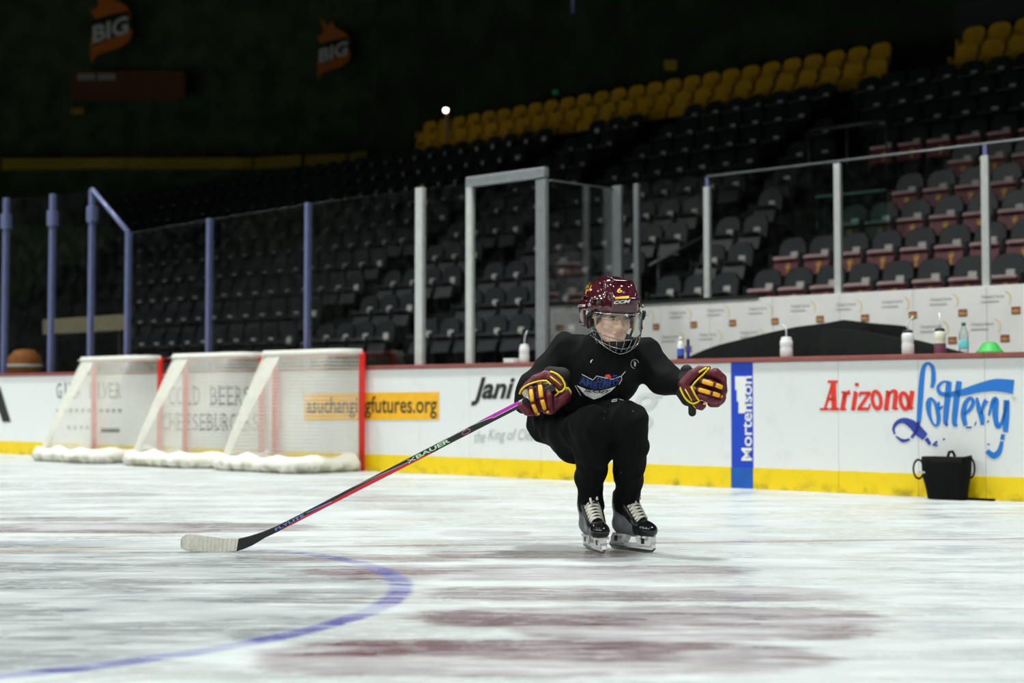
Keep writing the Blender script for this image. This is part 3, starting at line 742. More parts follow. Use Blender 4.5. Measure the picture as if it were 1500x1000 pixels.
# ------------------------------------------------------------------ bottles and things on the cap rail
M_BOTW = mat('bottle_white', 'e6e7e6', .4, var=.03, sub=.05); M_CAPB = mat('bottle_cap_black', '15171a', .4); M_STRAW = mat('straw_clear', 'dfe6e6', .3, var=.03)
M_GREEN = mat('cone_green', '3dbb52', .5, var=.08); M_LABELB = mat('label_blue', '2f57c4', .5); M_TEAL = mat('label_teal', '6fc9d0', .5)
M_CREAM = mat('bottle_cream', 'dfddc8', .45); M_MAROONL = mat('label_maroon', '6d3a4c', .5); M_CLEARP = clear('bottle_clear', (.86,.92,.92), .08, .05, .1); M_GCAP = mat('cap_green', '1f6b4a', .4)
def on_cap(px, d=.045):
    s, _ = bd(px, 520, d); return W(s, d, ZT+.001)
def bottle(px, h, r, label, cat='bottle', lower=None, body=M_BOTW, cap=M_CAPB, straw=None, d=.08, neck=.5):
    p = on_cap(px, d); t = thing('squeeze_bottle', label, cat, p)
    M = Matrix.Translation(p)
    mb = MB(M); mb.lathe([(r*.93, 0), (r, .006), (r, h*.40), (r*.93, h*.48), (r, h*.56), (r, h*.78), (r*.85, h*.86), (r*neck, h*.92)], n=18); build('body', mb, body, t, smooth=True)
    mb = MB(M); mb.lathe([(r*.82, h*.86), (r*.85, h*.90), (r*.8, h*.97), (r*.35, h)], n=18); build('cap', mb, cap, t, smooth=True)
    if lower:
        mb = MB(M); mb.lathe([(r*1.01, .004), (r*1.012, .006), (r*1.012, h*.40), (r*1.01, h*.402)], n=18); build('label_band', mb, lower, t, smooth=True)
    if straw:
        tx = V((T.x, T.y, 0)); mb = MB(); mb.tube([p+tx*a+V((0,0,h*.97+b_)) for a, b_ in straw], .006, 7); build('straw', mb, M_STRAW, t, smooth=True)
    return t
bottle(768, .175, .047, 'white squeeze bottle with a bent clear straw on the rail beside the gate', cap=M_BOTW, straw=[(0,0),(.002,.05),(.012,.09),(.035,.13)])
bottle(1152, .165, .052, 'plain white squeeze bottle with a curled straw, on the rail above the blue panel', cap=M_BOTW, straw=[(0,0),(.0,.05),(-.005,.08),(-.025,.10),(-.05,.098)])
bottle(1330, .19, .046, 'white squeeze bottle with black cap and bent straw in front of the black bags', straw=[(0,0),(.004,.05),(.015,.08),(.05,.105)])
bottle(1377, .195, .044, 'cream squeeze bottle with a maroon lower half and straight straw', lower=M_MAROONL, body=M_CREAM, straw=[(0,0),(.003,.06),(-.002,.12)])
p = on_cap(1412, .05); t = thing('water_bottle', 'clear plastic water bottle with teal label and green cap', 'bottle', p); M = Matrix.Translation(p)
mb = MB(M); mb.lathe([(.030,0),(.036,.006),(.036,.05),(.034,.055),(.036,.06),(.036,.13),(.034,.15),(.015,.195),(.013,.205)], n=18); build('body', mb, M_CLEARP, t, smooth=True)
mb = MB(M); mb.lathe([(.0365,.035),(.037,.036),(.037,.095),(.0365,.096)], n=18); build('label_band', mb, M_TEAL, t, smooth=True)
mb = MB(M); mb.lathe([(.016,.203),(.016,.225),(.013,.228)], n=14); build('cap', mb, M_GCAP, t, smooth=True)
p = on_cap(1450, .09); t = thing('training_cone', 'low bright green dome cone lying on the rail', 'cone', p); M = Matrix.Translation(p)
mb = MB(M); mb.lathe([(.10,0),(.10,.006),(.085,.02),(.055,.062),(.045,.075),(.025,.08),(.02,.07)], n=22); build('dome', mb, M_GREEN, t, smooth=True)
mb = MB(M); mb.prism([(-.018,.0),(.018,.0),(.018,.02),(-.018,.02)], -.076, -.066); build('printed_mark', mb, M_GCAP, t)
p = on_cap(997, .05); t = thing('squeeze_bottle', 'small bottle with blue label and dark base beside the skater’s outstretched arm', 'bottle', p); M = Matrix.Translation(p)
mb = MB(M); mb.lathe([(.026,0),(.029,.005),(.029,.12),(.02,.15),(.014,.16)], n=16); build('body', mb, M_BOTW, t, smooth=True)
mb = MB(M); mb.lathe([(.0295,.03),(.030,.032),(.030,.09),(.0295,.092)], n=16); build('label_band', mb, M_LABELB, t, smooth=True)
mb = MB(M); mb.lathe([(.0297,.001),(.0305,.002),(.0305,.03),(.0297,.031)], n=16); build('base_band', mb, M_CAPB, t, smooth=True)
mb = MB(M); mb.lathe([(.016,.158),(.016,.185),(.012,.19)], n=12); build('cap', mb, M_BOTW, t, smooth=True)
p = on_cap(1008, .1); t = thing('marker_pen', 'dark upright marker next to the small blue-label bottle', 'pen', p); M = Matrix.Translation(p)
mb = MB(M); mb.lathe([(.012,0),(.014,.003),(.014,.11),(.010,.12)], n=10); build('barrel', mb, M_INKNAVY, t, smooth=True)
mb = MB(M); mb.lathe([(.012,.119),(.013,.12),(.012,.17),(.008,.175)], n=10); build('cap', mb, M_CAPB, t, smooth=True)
s, _ = bd(760, 520, .07); t = thing('flat_carton', 'flat white carton lying on the rail beside the gate bottle', 'box', W(s, .07, ZT))
mb = MB(MW); mb.box((s-.13, .0, ZT+.001), (s-.005, .1, ZT+.035)); build('carton', mb, M_BOTW, t, bevel=.004)
mb = MB(MW); mb.box((s-.132, -.002, ZT+.028), (s-.003, .102, ZT+.042)); build('lid', mb, M_BOTW, t, bevel=.003)
# black covered gear on the bench
def bulk(name, label, cat, prof, d0, d1, seed):
    pts = [V(bd(px, py, (d0+d1)/2)) for px, py in prof]
    n = 30; lo = min(p.x for p in pts); hi = max(p.x for p in pts)
    def ztop(s):
        for a, b_ in zip(pts, pts[1:]):
            if a.x <= s <= b_.x: return a.y+(b_.y-a.y)*(s-a.x)/max(b_.x-a.x, 1e-6)
        return pts[0].y if s < lo else pts[-1].y
    rng = random.Random(seed); vs, fs = [], []
    m = 9
    for i in range(n+1):
        s = lo+(hi-lo)*i/n; zt = ztop(s)
        for j in range(m+1):
            t = j/m; a = math.pi*t
            dd = (d0+d1)/2-(d1-d0)/2*max(-1, min(1, 1.25*math.cos(a))); zz = .3+(zt-.3)*min(1, 1.6*math.sin(a)) if 0 < j < m else .3
            vs.append((s, dd+.012*math.sin(s*14+j*2), zz+(.003*math.sin(s*9+j) if 0 < j < m else 0)))
    for i in range(n):
        for j in range(m): k = i*(m+1)+j; fs.append((k, k+1, k+m+2, k+m+1))
    fs.append(tuple(range(m+1))[::-1]); fs.append(tuple(n*(m+1)+j for j in range(m+1)))
    t = thing(name, label, cat, W((lo+hi)/2, (d0+d1)/2, .3))
    mb = MB(MW); mb.add(vs, fs); build('cover', mb, M_BLACKC, t, smooth=True)
    return t, lo, hi, ztop
t, lo, hi, zt = bulk('equipment_bag', 'large black domed equipment bag on the players bench behind the rail', 'bag', ((1030,530),(1062,515),(1120,498),(1200,481),(1268,471.5),(1303,476),(1308,500)), 1.4, 2.3, 1)
mb = MB(MW); mb.tube([(lo+(hi-lo)*i/12, 1.50, zt(lo+(hi-lo)*i/12)-.03) for i in range(2, 11)], .014, 6); build('piping', mb, M_CAPB, t, smooth=True)
t, lo, hi, zt = bulk('equipment_bag', 'black sloping equipment case in front of the large domed bag', 'bag', ((1208,512),(1232,481),(1300,492),(1345,503),(1405,518),(1412,526)), .45, 1.15, 2)
# black bag leaning on the kickplate
s0, _ = bd(1389, 700, -.12); pb_ = W(s0, -.14, 0); k = pb_.y/F
t = thing('tote_bag', 'open black bucket bag with two loop handles standing on the ice against the yellow kickplate', 'bag', pb_)
MT = Matrix.Translation(pb_) @ Matrix.Rotation(ANG, 4, 'Z') @ Matrix.Diagonal((.9, 1, 1, 1))
mb = MB(MT); n = 28; vs = []; fs = []
rows = ((.0,.155,.085,.005),(.03,.158,.09,.0),(.10,.170,.10,0),(.18,.19,.11,-.004),(.26,.195,.11,-.004),(.31,.195,.11,-.004))
for z, rx, ry, off in rows:
    for i in range(n):
        a = 2*math.pi*i/n; ex = .62
        cx, sy = math.cos(a), math.sin(a)
        vs.append((off+rx*math.copysign(abs(cx)**ex, cx), ry*math.copysign(abs(sy)**ex, sy), z+(.012*math.cos(a)+.006*math.sin(3*a))*(z/.31)))
for i in range(len(rows)-1):
    for j in range(n): fs.append((i*n+j, i*n+(j+1)%n, (i+1)*n+(j+1)%n, (i+1)*n+j))
b0 = len(vs)
for z, rx, ry in ((.31,.20,.10),(.06,.15,.08)):
    for i in range(n):
        a = 2*math.pi*i/n; cx, sy = math.cos(a), math.sin(a)
        vs.append((rx*math.copysign(abs(cx)**.62, cx), ry*math.copysign(abs(sy)**.62, sy), z))
for j in range(n): fs.append(((len(rows)-1)*n+j, (len(rows)-1)*n+(j+1)%n, b0+(j+1)%n, b0+j)); fs.append((b0+j, b0+(j+1)%n, b0+n+(j+1)%n, b0+n+j))
fs.append(tuple(range(n))[::-1]); fs.append(tuple(b0+n+j for j in range(n)))
mb.add(vs, fs); build('body', mb, M_BLACKC, t, smooth=True)
for sx, c in ((-1, (-.235, .215)), (1, (.205, .235))):
    mb = MB(MT); mb.tube([(c[0]+.045*math.cos(a)*(1 if sx < 0 else .8), -.02, c[1]+.07*math.sin(a)) for a in [2*math.pi*i/18 for i in range(18)]], .0085, 6, closed=True); build('handle', mb, M_BLACKC, t, smooth=True)
mb = MB(MT); mb.tube([(.0, .02, .31), (.01, .02, .345), (.04, .02, .35), (.06, .02, .315)], .012, 6); build('top_loop', mb, M_BLACKC, t, smooth=True)
mb = MB(MT); mb.box((-.19, -.118, .19), (-.135, -.108, .205)); build('logo_tab', mb, M_INKGREY, t)
mb = MB(MT); mb.box((.12, .02, .001), (.37, .07, .016)); build('strap', mb, M_BLACKC, t, bevel=.003)

# ------------------------------------------------------------------ seating bowl
TREAD, RISE, D0, Z0 = .85, .53, 7.5, 1.72        # row 0: nose of the step and its floor level
def row(i): return D0+TREAD*i, Z0+RISE*i
NR = 11
mb = MB(MW)
for i in range(-1, NR):
    d, z = row(i); mb.box((-26, d-.28, -.02), (14, d+TREAD-.28, z))
structure(build('floor_terrace', mb, M_DARK))
mb = MB(MW); mb.box((bd(550, 200, row(NR)[0]+1.5)[0], row(NR)[0]+1.5, -.02), (45, row(NR)[0]+1.9, 26)); structure(build('wall_bowl', mb, M_VOID))
mb = MB(MW); mb.box((-82, -60, -.02), (-80, 24, 26)); structure(build('wall_end', mb, M_VOID))
mb = MB(MW); mb.box((-24, row(NR)[0]-6, 26), (45, row(NR)[0]+2, 26.4)); structure(build('ceiling', mb, M_VOID))
def seat_shape():
    """local frame: x along the row, y away from the rink, z up from the step"""
    sh = {}
    mb = MB(); out = [(-.215,.40),(.215,.40),(.225,.62),(.215,.76),(.17,.84),(.09,.875),(-.09,.875),(-.17,.84),(-.215,.76),(-.225,.62)]
    lean = Matrix(((1,0,0,0),(0,1,.16,.02),(0,0,1,0),(0,0,0,1))); mb.M = lean; mb.prism(out, .10, .145); sh['backrest'] = (mb, 'b', .012)
    mb = MB(Matrix(((1,0,0,0),(0,1,.28,-.13),(0,0,1,0),(0,0,0,1)))); mb.prism([(-.20,.30),(.20,.30),(.21,.50),(.17,.545),(-.17,.545),(-.21,.50)], .03, .12); sh['seat'] = (mb, 's', .02)
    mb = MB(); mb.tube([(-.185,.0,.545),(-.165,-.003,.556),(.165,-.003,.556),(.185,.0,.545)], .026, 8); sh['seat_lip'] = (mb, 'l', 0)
    mb = MB(); mb.box((-.262,-.02,.42),(-.222,.22,.62)); sh['armrest'] = (mb, 'b', .012)
    mb = MB(); mb.box((-.255,.10,.0),(-.228,.24,.45)); sh['leg'] = (mb, 'b', 0)
    mb = MB(lean); mb.box((-.02,.088,.555),(.09,.10,.67)); sh['number_tag'] = (mb, 't', 0)
    mb = MB(Matrix(((1,0,0,0),(0,1,.28,-.13),(0,0,1,0),(0,0,0,1)))); y = .022
    mb.prism([(.03,.31),(.05,.31),(.052,.40),(.075,.42),(.07,.47),(.058,.47),(.06,.43),(.05,.425),(.046,.49),(.036,.49),(.032,.425),(.02,.43),(.018,.47),(.006,.47),(.004,.42),(.028,.40)], y, y+.01); sh['emblem'] = (mb, 'g', 0)
    return sh
SH = seat_shape()
def proto(mb_, ms, skip=()):
    t = thing('folding_seat', '', 'seat', (0,0,0), None, 1e-9)
    for k, (m, q, bv) in SH.items():
        if k in skip: continue
        build(k, m, ms[q], t, bevel=bv, origin=(0,0,0))
    return t
M_LIPLIT = mat('seat_lip_lit', 'e2b8bb', .4, spec=.5)  # overhead light caught by the maroon cushion's lip, painted in as pale pink
PB = proto(0, {'l': M_SEATB, 'b': M_SEATB, 's': M_SEATB, 't': M_PLATE, 'g': M_GOLD}, ('emblem',))
PM = proto(0, {'l': M_LIPLIT, 'b': M_SEATB, 's': M_SEATM, 't': M_PLATE, 'g': M_GOLD})
PY = proto(0, {'l': M_SEATY, 'b': M_SEATY, 's': M_SEATY, 't': M_PLATE, 'g': M_GOLD}, ('emblem', 'number_tag', 'leg', 'seat_lip'))
used = {}
def put_seat(P, s, i, label, group):
    d, z = row(i); o = P if P.name not in used else copy_tree(P); used[P.name] = 1
    o.location = W(s, d, z+.002); o.rotation_euler = (0, 0, ANG); o['label'] = label; o['group'] = group
ORD = ['lowest', 'second', 'third', 'fourth', 'fifth', 'sixth', 'seventh', 'eighth', 'ninth', 'tenth', 'eleventh']
edge_px = [1112, 1150, 1240, 1325, 1408]
PITCH_S = .5
rails = [bd(951, 389, 8.0)[0], bd(725, 402, 9.2)[0], bd(725, 356, 12.0)[0], bd(565, 432, 9.0)[0]]
n_ind = 0; rest = []
cells = []
for i in range(-1, 9):
    d, z = row(i)
    sr = bd(edge_px[i] if i < 5 else 1408, 400, d)[0] if i < 5 else bd(edge_px[4], 300, row(4)[0])[0]
    if i >= 5: sr = bd(1290-(i-5)*8, 200, d)[0]
    s = sr if i >= 0 else 99
    while s < bd(1600, 300, d)[0]: cells.append((s, i, 'M' if i < 6 else 'B', 1)); s += PITCH_S
    aisle_l = bd(1225 if i > 4 else 1080+i*22, 300, d)[0]-.35
    gaps = [bd(px+i*11, 350, d)[0] for px in (752, 590)]
    s = aisle_l
    while s > bd(178-i*4, 450, d)[0]:
        if all(abs(s-g) > .34 for g in rails): cells.append((s, i, 'B', 0))
        s -= PITCH_S
dist = lambda c: (W(c[0], row(c[1])[0], 0)).length
NTH = 'first second third fourth fifth sixth seventh eighth ninth tenth eleventh twelfth thirteenth fourteenth fifteenth sixteenth seventeenth eighteenth nineteenth twentieth'.split()
def nth(k): return NTH[k] if k < 20 else ('twenty-'+NTH[k-20] if k < 29 else ('thirtieth' if k == 29 else 'thirty-'+NTH[k-30] if k < 39 else 'fortieth' if k == 39 else 'forty-'+NTH[k-40]))
num = {}
for i in range(-1, 9):
    for kd in (0, 1):
        rowc = sorted([c for c in cells if c[1] == i and c[3] == kd], key=lambda c: c[0] if kd else -c[0])
        for k, c in enumerate(rowc): num[c] = k
cells.sort(key=lambda c: (0 if c[2] == 'M' else 1, dist(c)))
for k, c in enumerate(cells):
    s, i, kd, right = c
    if k >= 238: rest.append((s, i)); continue
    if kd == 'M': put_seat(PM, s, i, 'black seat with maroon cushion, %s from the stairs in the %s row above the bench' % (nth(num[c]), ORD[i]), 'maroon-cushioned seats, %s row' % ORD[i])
    elif right: put_seat(PB, s, i, 'plain black seat, %s from the stairs in the %s row above maroon cushions' % (nth(num[c]), ORD[i]), 'plain black seats high up, %s row' % ORD[i])
    else: put_seat(PB, s, i, 'black seat in the dim block, %s from the handrail stairs in its %s row' % (nth(num[c]), ORD[i+1]), 'plain black seats of the dim block, %s row' % ORD[i+1])
mbr = [MB(), MB()]
for s, i in rest:
    d, z = row(i); M = Matrix.Translation(W(s, d, z)) @ Matrix.Rotation(ANG, 4, 'Z')
    for k in ('backrest', 'seat', 'armrest', 'number_tag'):
        m, q, _ = SH[k]; t_ = mbr[1 if k == 'number_tag' else 0]
        b0 = len(t_.v); t_.v += [M @ p for p in m.v]; t_.f += [tuple(b0+j for j in f) for f in m.f]; t_.m += [0]*len(m.f)
if rest:
    full = MB(); full.v = mbr[0].v+mbr[1].v; b0 = len(mbr[0].v); full.f = mbr[0].f+[tuple(b0+j for j in f) for f in mbr[1].f]; full.m = [0]*len(mbr[0].f)+[1]*len(mbr[1].f)
    o = build('far_seats', full, [M_SEATB, M_PLATE]); o['kind'] = 'stuff'; o['label'] = 'mass of dim black seats filling the far upper stand'; o['category'] = 'seats'
# two yellow rows along the top of the bowl
for i in (9, 10):
    d, z = row(i); fr_ = 'front' if i == 9 else 'rear'
    for a, b_, nm in ((bd(612, 200, d)[0], bd(1310, 100, d)[0], 'long'), (bd(1393 if i == 9 else 1405, 80, d)[0], bd(1530, 70, d)[0], 'short')):
        s = a+.2; k = 0
        while s < b_:
            put_seat(PY, s, i, 'yellow seat, %s from the left end of the %s %s yellow row' % (nth(k), nm, fr_), '%s %s yellow row' % (nm, fr_)); s += PITCH_S; k += 1
# aisle handrails: each lies in the upright plane of its stairway
def aisle_pt(s, px, py):
    r = ray(px, py); k = ((O + T*s - EYE).dot(T)) / r.dot(T); return EYE + r*k
def handrail(px0, py0, px1, py1, d0, label, r=.022):
    s, z = bd(px0, py0, d0); a = W(s, d0, z); b_ = aisle_pt(s, px1, py1)
    t = thing('handrail', label, 'handrail', V((a.x, a.y, z-1)))
    mb = MB(); mb.tube([a, b_], r, 8); build('rail', mb, M_RAIL, t, smooth=True)
    for f in (.04, .5, .96):
        p = a.lerp(b_, f); zf = Z0
        dd = (p-O).dot(NN)
        for i in range(NR):
            if dd >= row(i)[0]-.28: zf = row(i)[1]
        if dd < D0-.28: zf = p.z-.95
        mb = MB(); mb.tube([V((p.x, p.y, min(zf, p.z-.1))), p], r*.8, 6); build('upright', mb, M_RAIL, t, smooth=True)
handrail(951, 389, 1222, 244, 8.0, 'long sloping steel handrail climbing the stairs right of the skater’s helmet', .026)
handrail(725, 402, 795, 360, 9.2, 'short handrail seen through the lower part of the gate glass', .02)
handrail(725, 356, 790, 322, 12.0, 'short handrail seen through the upper part of the gate glass', .02)
handrail(565, 432, 640, 390, 9.0, 'sloping handrail crossing behind the thick pale post beside the gate', .022)
handrail(440, 505, 480, 484, 6.9, 'small low handrail just above the nearest net', .02)
d, z = row(5); s0 = bd(1195, 195, d)[0]; s1 = bd(1308, 183, d)[0]; zt = bd(1195, 195, d)[1]
t = thing('guard_rail', 'level dark guard rail in front of the dark stair opening high in the stand', 'railing', W((s0+s1)/2, d, z))
mb = MB(MW); mb.tube([(s0, d-.25, zt), (s1, d-.25, zt)], .028, 8); build('rail', mb, M_RAIL, t, smooth=True)
for s in (s0, (s0+s1)/2, s1): mb = MB(MW); mb.tube([(s, d-.25, z), (s, d-.25, zt)], .02, 6); build('upright', mb, M_RAIL, t, smooth=True)
d = row(2)[0]-.34; q0, q1 = V(bd(1196, 290, d)), V(bd(1298, 288, d))
t = thing('glass_screen', 'low greenish glass barrier at the dark stair opening beside the maroon seats', 'glass screen', W(q0.x, d, row(1)[1]))
mb = MB(MW); mb.box((q0.x, d-.01, row(1)[1]), (q1.x, d+.01, q0.y)); build('pane', mb, clear('green_glass', (.62,.8,.74), .06, .02), t)
mb = MB(MW); mb.box((q0.x, d-.03, q0.y), (q1.x, d+.03, q0.y+.03)); build('top_bar', mb, mat('edge_green', '3f6a5c', .3), t)

# ------------------------------------------------------------------ far things in the dark
M_FLAME = mat('flame_orange', 'd8701c', .6, var=.1); M_BROWN = mat('sign_brown', '6b3a10', .6); M_OCHRE = mat('fascia_yellow', 'a88a10', .6, var=.12, scale=1)
mb = MB(); fz = lambda px, py, Y: K(px, py, Y)
YB = 58.0
def far_wall_panel(pts, Y, th=.1):
    q = [K(px, py, Y) for px, py in pts]; m = MB(); m.prism([(p.x, p.z) for p in q], Y, Y+th); return m
t = structure(build('trim_fascia', far_wall_panel(((-40,233),(0,233),(0,247),(-40,247)), 56), M_OCHRE))
for a, b_ in (((-40,232,248),(0,232,248)), ((1,232,248),(185,231,247)), ((187,231,247),(368,231,247)), ((372,231,247),(441,227,243)), ((447,227,243),(507,225,241)), ((512,224,240),(536,222,236))):
    build('fascia_panel', far_wall_panel(((a[0],a[1]),(b_[0],b_[1]),(b_[0],b_[2]),(a[0],a[2])), 56.2 if a[0] >= 0 else 56.0), M_OCHRE, t, bevel=.01)
structure(build('wall_far', far_wall_panel(((-300,-250),(640,-250),(640,330),(-300,330)), 59.5, .3), M_VOIDF))
def big_sign(x, y, k, label):
    c = K(x, y+40, YB); t = thing('wall_sign', label, 'sign', c)
    fl = [(0,75),(-2,50),(6,10),(-2,-2),(10,-10),(4,-38),(18,-22),(26,-32),(30,-20),(44,-14),(52,-8),(58,2),(56,14),(60,28),(56,42),(40,52),(20,58),(8,62)]
    build('flame_board', far_wall_panel([(x+p[0]*k, y+p[1]*k+18) for p in fl][::-1], YB), M_FLAME, t)
    build('dark_swoosh', far_wall_panel([(x+p[0]*k, y+p[1]*k+18) for p in ((0,12),(30,2),(54,-2),(58,24),(30,36),(4,48))], YB-.06, .05), M_INKB, t)
    m = MB()
    def fn(a, b_):
        p = K(x+(2+a*52)*k, y+18+(46-a*16-b_*26)*k, YB-.1); return (p.x, YB-.1, p.z)
    put_text(m, 'BIG', fn, bold=.03); build('lettering', m, M_WHITE, t)
big_sign(134, 0, 1.0, 'flame-shaped orange sign with white lettering high on the dark wall, the brighter of two')
big_sign(466, 38, .80, 'smaller dim flame-shaped sign nearer the lamp on the dark wall')
t = thing('wall_sign', 'wide dim brown-orange banner with faint lettering below the flame sign', 'sign', K(190, 145, YB))
build('board', far_wall_panel(((104,104),(271,104),(271,145),(104,145)), YB), M_BROWN, t)
m = MB(); put_text(m, 'BIG DEAL', lambda a, b_: (lambda p: (p.x, YB-.02, p.z))(K(114+a*55, 117-b_*9, YB)), bold=.02) if False else None
for off in (114, 144):
    m = MB()
    for k in range(4):
        q = [K(px, py, YB-.02) for px, py in ((off+k*6.5,108),(off+5+k*6.5,108),(off+5+k*6.5,117),(off+k*6.5,117))]; m.prism([(p.x, p.z) for p in q], YB-.03, YB-.01)
    build('faint_word', m, M_INKGREY, t)
build('yellow_tab', far_wall_panel(((104,158),(122,158),(122,167),(104,167)), YB), M_OCHRE, t)
# the lamp that burns above the yellow seats
c = K(653, 161, 33.5); t = thing('lamp', 'small lit lamp glowing above the yellow seats in the dark', 'lamp', c-V((0,0,.55)))
m, nt, b = newmat('lamp_glow'); b.inputs['Emission Color'].default_value = (1,.83,.62,1); b.inputs['Emission Strength'].default_value = 22; b.inputs['Base Color'].default_value = (.9,.8,.7,1)
mb = MB(); mb.sphere(c, .055); build('bulb', mb, m, t, smooth=True)
mb = MB(); mb.tube([c+V((.03,.12,-.62)), c+V((.03,.10,-.1)), c+V((.0,.04,-.06))], .045, 8); build('bracket', mb, mat('lamp_bracket', '9a7a68', .5), t, smooth=True)
mb = MB(); mb.lathe([(.03,.05),(.09,.02),(.10,.0),(.085,.0)], c=(c.x, c.y+.02, c.z+.03), n=14); build('lamp_shade', mb, mat('lamp_cap', '2a2522', .5), t, smooth=True)
c = K(840, -5, 30); t = thing('hanging_pole', 'dim pale pole hanging into view from the dark roof', 'pole', K(840, 16, 30))
mb = MB(); mb.tube([K(840, 16, 30), K(840, -40, 30)], .05, 8); build('tube', mb, M_POSTB, t, smooth=True)
mb = MB(); mb.sphere(K(840, 16, 30), .06); build('end_cap', mb, M_POSTB, t, smooth=True)
t = thing('wall_sign', 'tiny square yellow sign in the dark above the long yellow row', 'sign', K(983, 100, 34)); build('board', far_wall_panel(((974,88),(991,88),(991,102),(974,102)), 34.0), M_OCHRE, t)
build('backing', far_wall_panel(((973,87),(992,87),(992,103),(973,103)), 34.1), M_VOID, t)
c = K(813, 135, 33); t = thing('indicator_lamp', 'tiny green indicator lamp glowing in the dark', 'lamp', c)
m, nt, b = newmat('lamp_green'); b.inputs['Emission Color'].default_value = (.05,.9,.35,1); b.inputs['Emission Strength'].default_value = .05; b.inputs['Base Color'].default_value = (.02,.2,.08,1)
mb = MB(); mb.box(c-V((.06,.02,.05)), c+V((.06,.02,.05))); build('lens', mb, m, t)
mb = MB(); mb.box(c-V((.08,-.02,.07)), c+V((.08,.08,.07))); build('housing', mb, M_VOID, t)
d = row(10)[0]+1.4; a, b_ = V(bd(1418, 16, d)), V(bd(1560, -5, d))
mb = MB(MW); mb.box((a.x, d-.6, a.y-2.2), (b_.x+2, d, a.y)); o = structure(build('wall_balcony', mb, mat('balcony_front', '1d211f', .7)))
# behind the left glass
d = 4.2; a, b_ = V(bd(62, 490, d)), V(bd(186, 460, d))
t = thing('folded_panel', 'dim tan panel board lying across a stand behind the far glass', 'panel', W(a.x, d, .0))
mb = MB(MW); mb.box((a.x, d, a.y), (b_.x, d+.05, b_.y)); build('board', mb, mat('tan_board', '8d8468', .8), t, bevel=.01)
for s in (a.x+.3, b_.x-.3): mb = MB(MW); mb.box((s-.03, d+.05, -.02), (s+.03, d+.11, b_.y-.05)); build('stand_leg', mb, M_RAIL, t)
d = 2.0; c = V(bd(36, 532, d)); t = thing('padded_drum', 'round orange-brown padded drum standing behind the far glass', 'drum', W(c.x, d, 0))
mb = MB(MW); rr = .26
mb.lathe([(.15,0),(.2,.02),(.2,c.y-.3),(rr,c.y-.22),(rr*1.05,c.y-.05),(rr*.95,c.y+.1),(rr*.6,c.y+.2),(.05,c.y+.22)], c=(c.x, d, 0), n=24); build('drum', mb, mat('pad_orange', '9a5a12', .7, var=.2), t, smooth=True)
mb = MB(MW); mb.lathe([(rr*1.06,c.y-.07),(rr*1.08,c.y-.06),(rr*1.08,c.y-.03),(rr*1.06,c.y-.02)], c=(c.x, d, 0), n=24); build('band', mb, M_PLATE, t, smooth=True)
# ------------------------------------------------------------------ the skater
M_JERSEY = mat('jersey_black', '0b0d0c', .85, spec=.15, var=.2, scale=30, bump=.25, bscale=400)
def pants_mat():
    m, nt, b = newmat('pants_black')
    n = noise(nt, 38, kind='world', detail=4, rough=.7); g = noise(nt, 6, kind='world')
    f = (n.step(.68, .74) * g.step(.5, .62))
    nt.links.new(mixc(nt, f, lin('090b0a'), lin('c9d0d0')), b.inputs['Base Color']); b.inputs['Roughness'].default_value = .9; b.inputs['Specular IOR Level'].default_value = .15
    return m
M_PANTS = pants_mat()
M_SKIN = mat('skin', 'fbd2b8', .5, spec=.35, var=.06, scale=25, sub=.12); M_LIP = mat('lips', 'd6a08f', .45, var=.05)
M_HAIR = mat('hair_brown', '4a3222', .6, var=.25, scale=60); M_EYEW = mat('eye_white', 'b9b2a8', .25); M_IRIS = mat('iris_dark', '2c2620', .2)
M_HELM = mat('helmet_maroon', '451621', .12, spec=.6, var=.06, coat=.6); M_BLK = mat('plastic_black', '101111', .35); M_BLKM = mat('foam_black', '121312', .8)
M_WIRE = mat('wire_steel', 'b9bcba', .25, metal=.85); M_VISOR = clear('visor_clear', (.975,.98,.978), .045, .03, .03)
M_GLOVE = mat('glove_maroon', '5e1a27', .5, spec=.4, var=.15, scale=40, bump=.3, bscale=180); M_GYEL = mat('glove_gold', 'f3b81c', .5, var=.08, scale=40)
M_PALM = mat('glove_palm', 'cfc6b2', .7, var=.08); M_PIPING = mat('glove_piping', 'e6d21e', .45, var=.06)
me_ = thing('person', 'young ice hockey player in black crouching on skates, maroon helmet, one arm out', 'person', V((.40, 6.95, 0)))
hipR, hipL = K(812,612,7.14), K(868,610,7.12); kneeR, kneeL = K(868,622,6.70), K(920,617,6.69); ankR, ankL = K(866,737,6.93), K(917,735,6.95)
pel = K(842,612,7.16); chest = K(888,528,6.96); shR, shL = K(830,514,7.02), K(944,520,6.95); elR, elL = K(786,572,6.95), K(974,556,6.86)
wrR, wrL = K(812,566,6.80), K(1009,566,6.76); neck = K(893,492,6.88)
# head frame: R to the player's left, U up the skull, Fw out of the face
HC = K(896, 463, 6.83); yaw, tilt = math.radians(20), math.radians(9)
Fw = V((math.sin(yaw)*math.cos(tilt), -math.cos(yaw)*math.cos(tilt), -math.sin(tilt))); Rr = V((math.cos(yaw), math.sin(yaw), 0)); Uu = Fw.cross(Rr)*-1
Uu = Rr.cross(Fw)*-1 if Rr.cross(Fw).z < 0 else Rr.cross(Fw)
HS = 1.10
def hd(r, u, f): return HC+(Rr*r+Uu*u+Fw*f)*HS
HR = [list(Rr), list(Uu), list(Fw)]
sc3 = lambda t_: tuple(q*HS for q in t_)
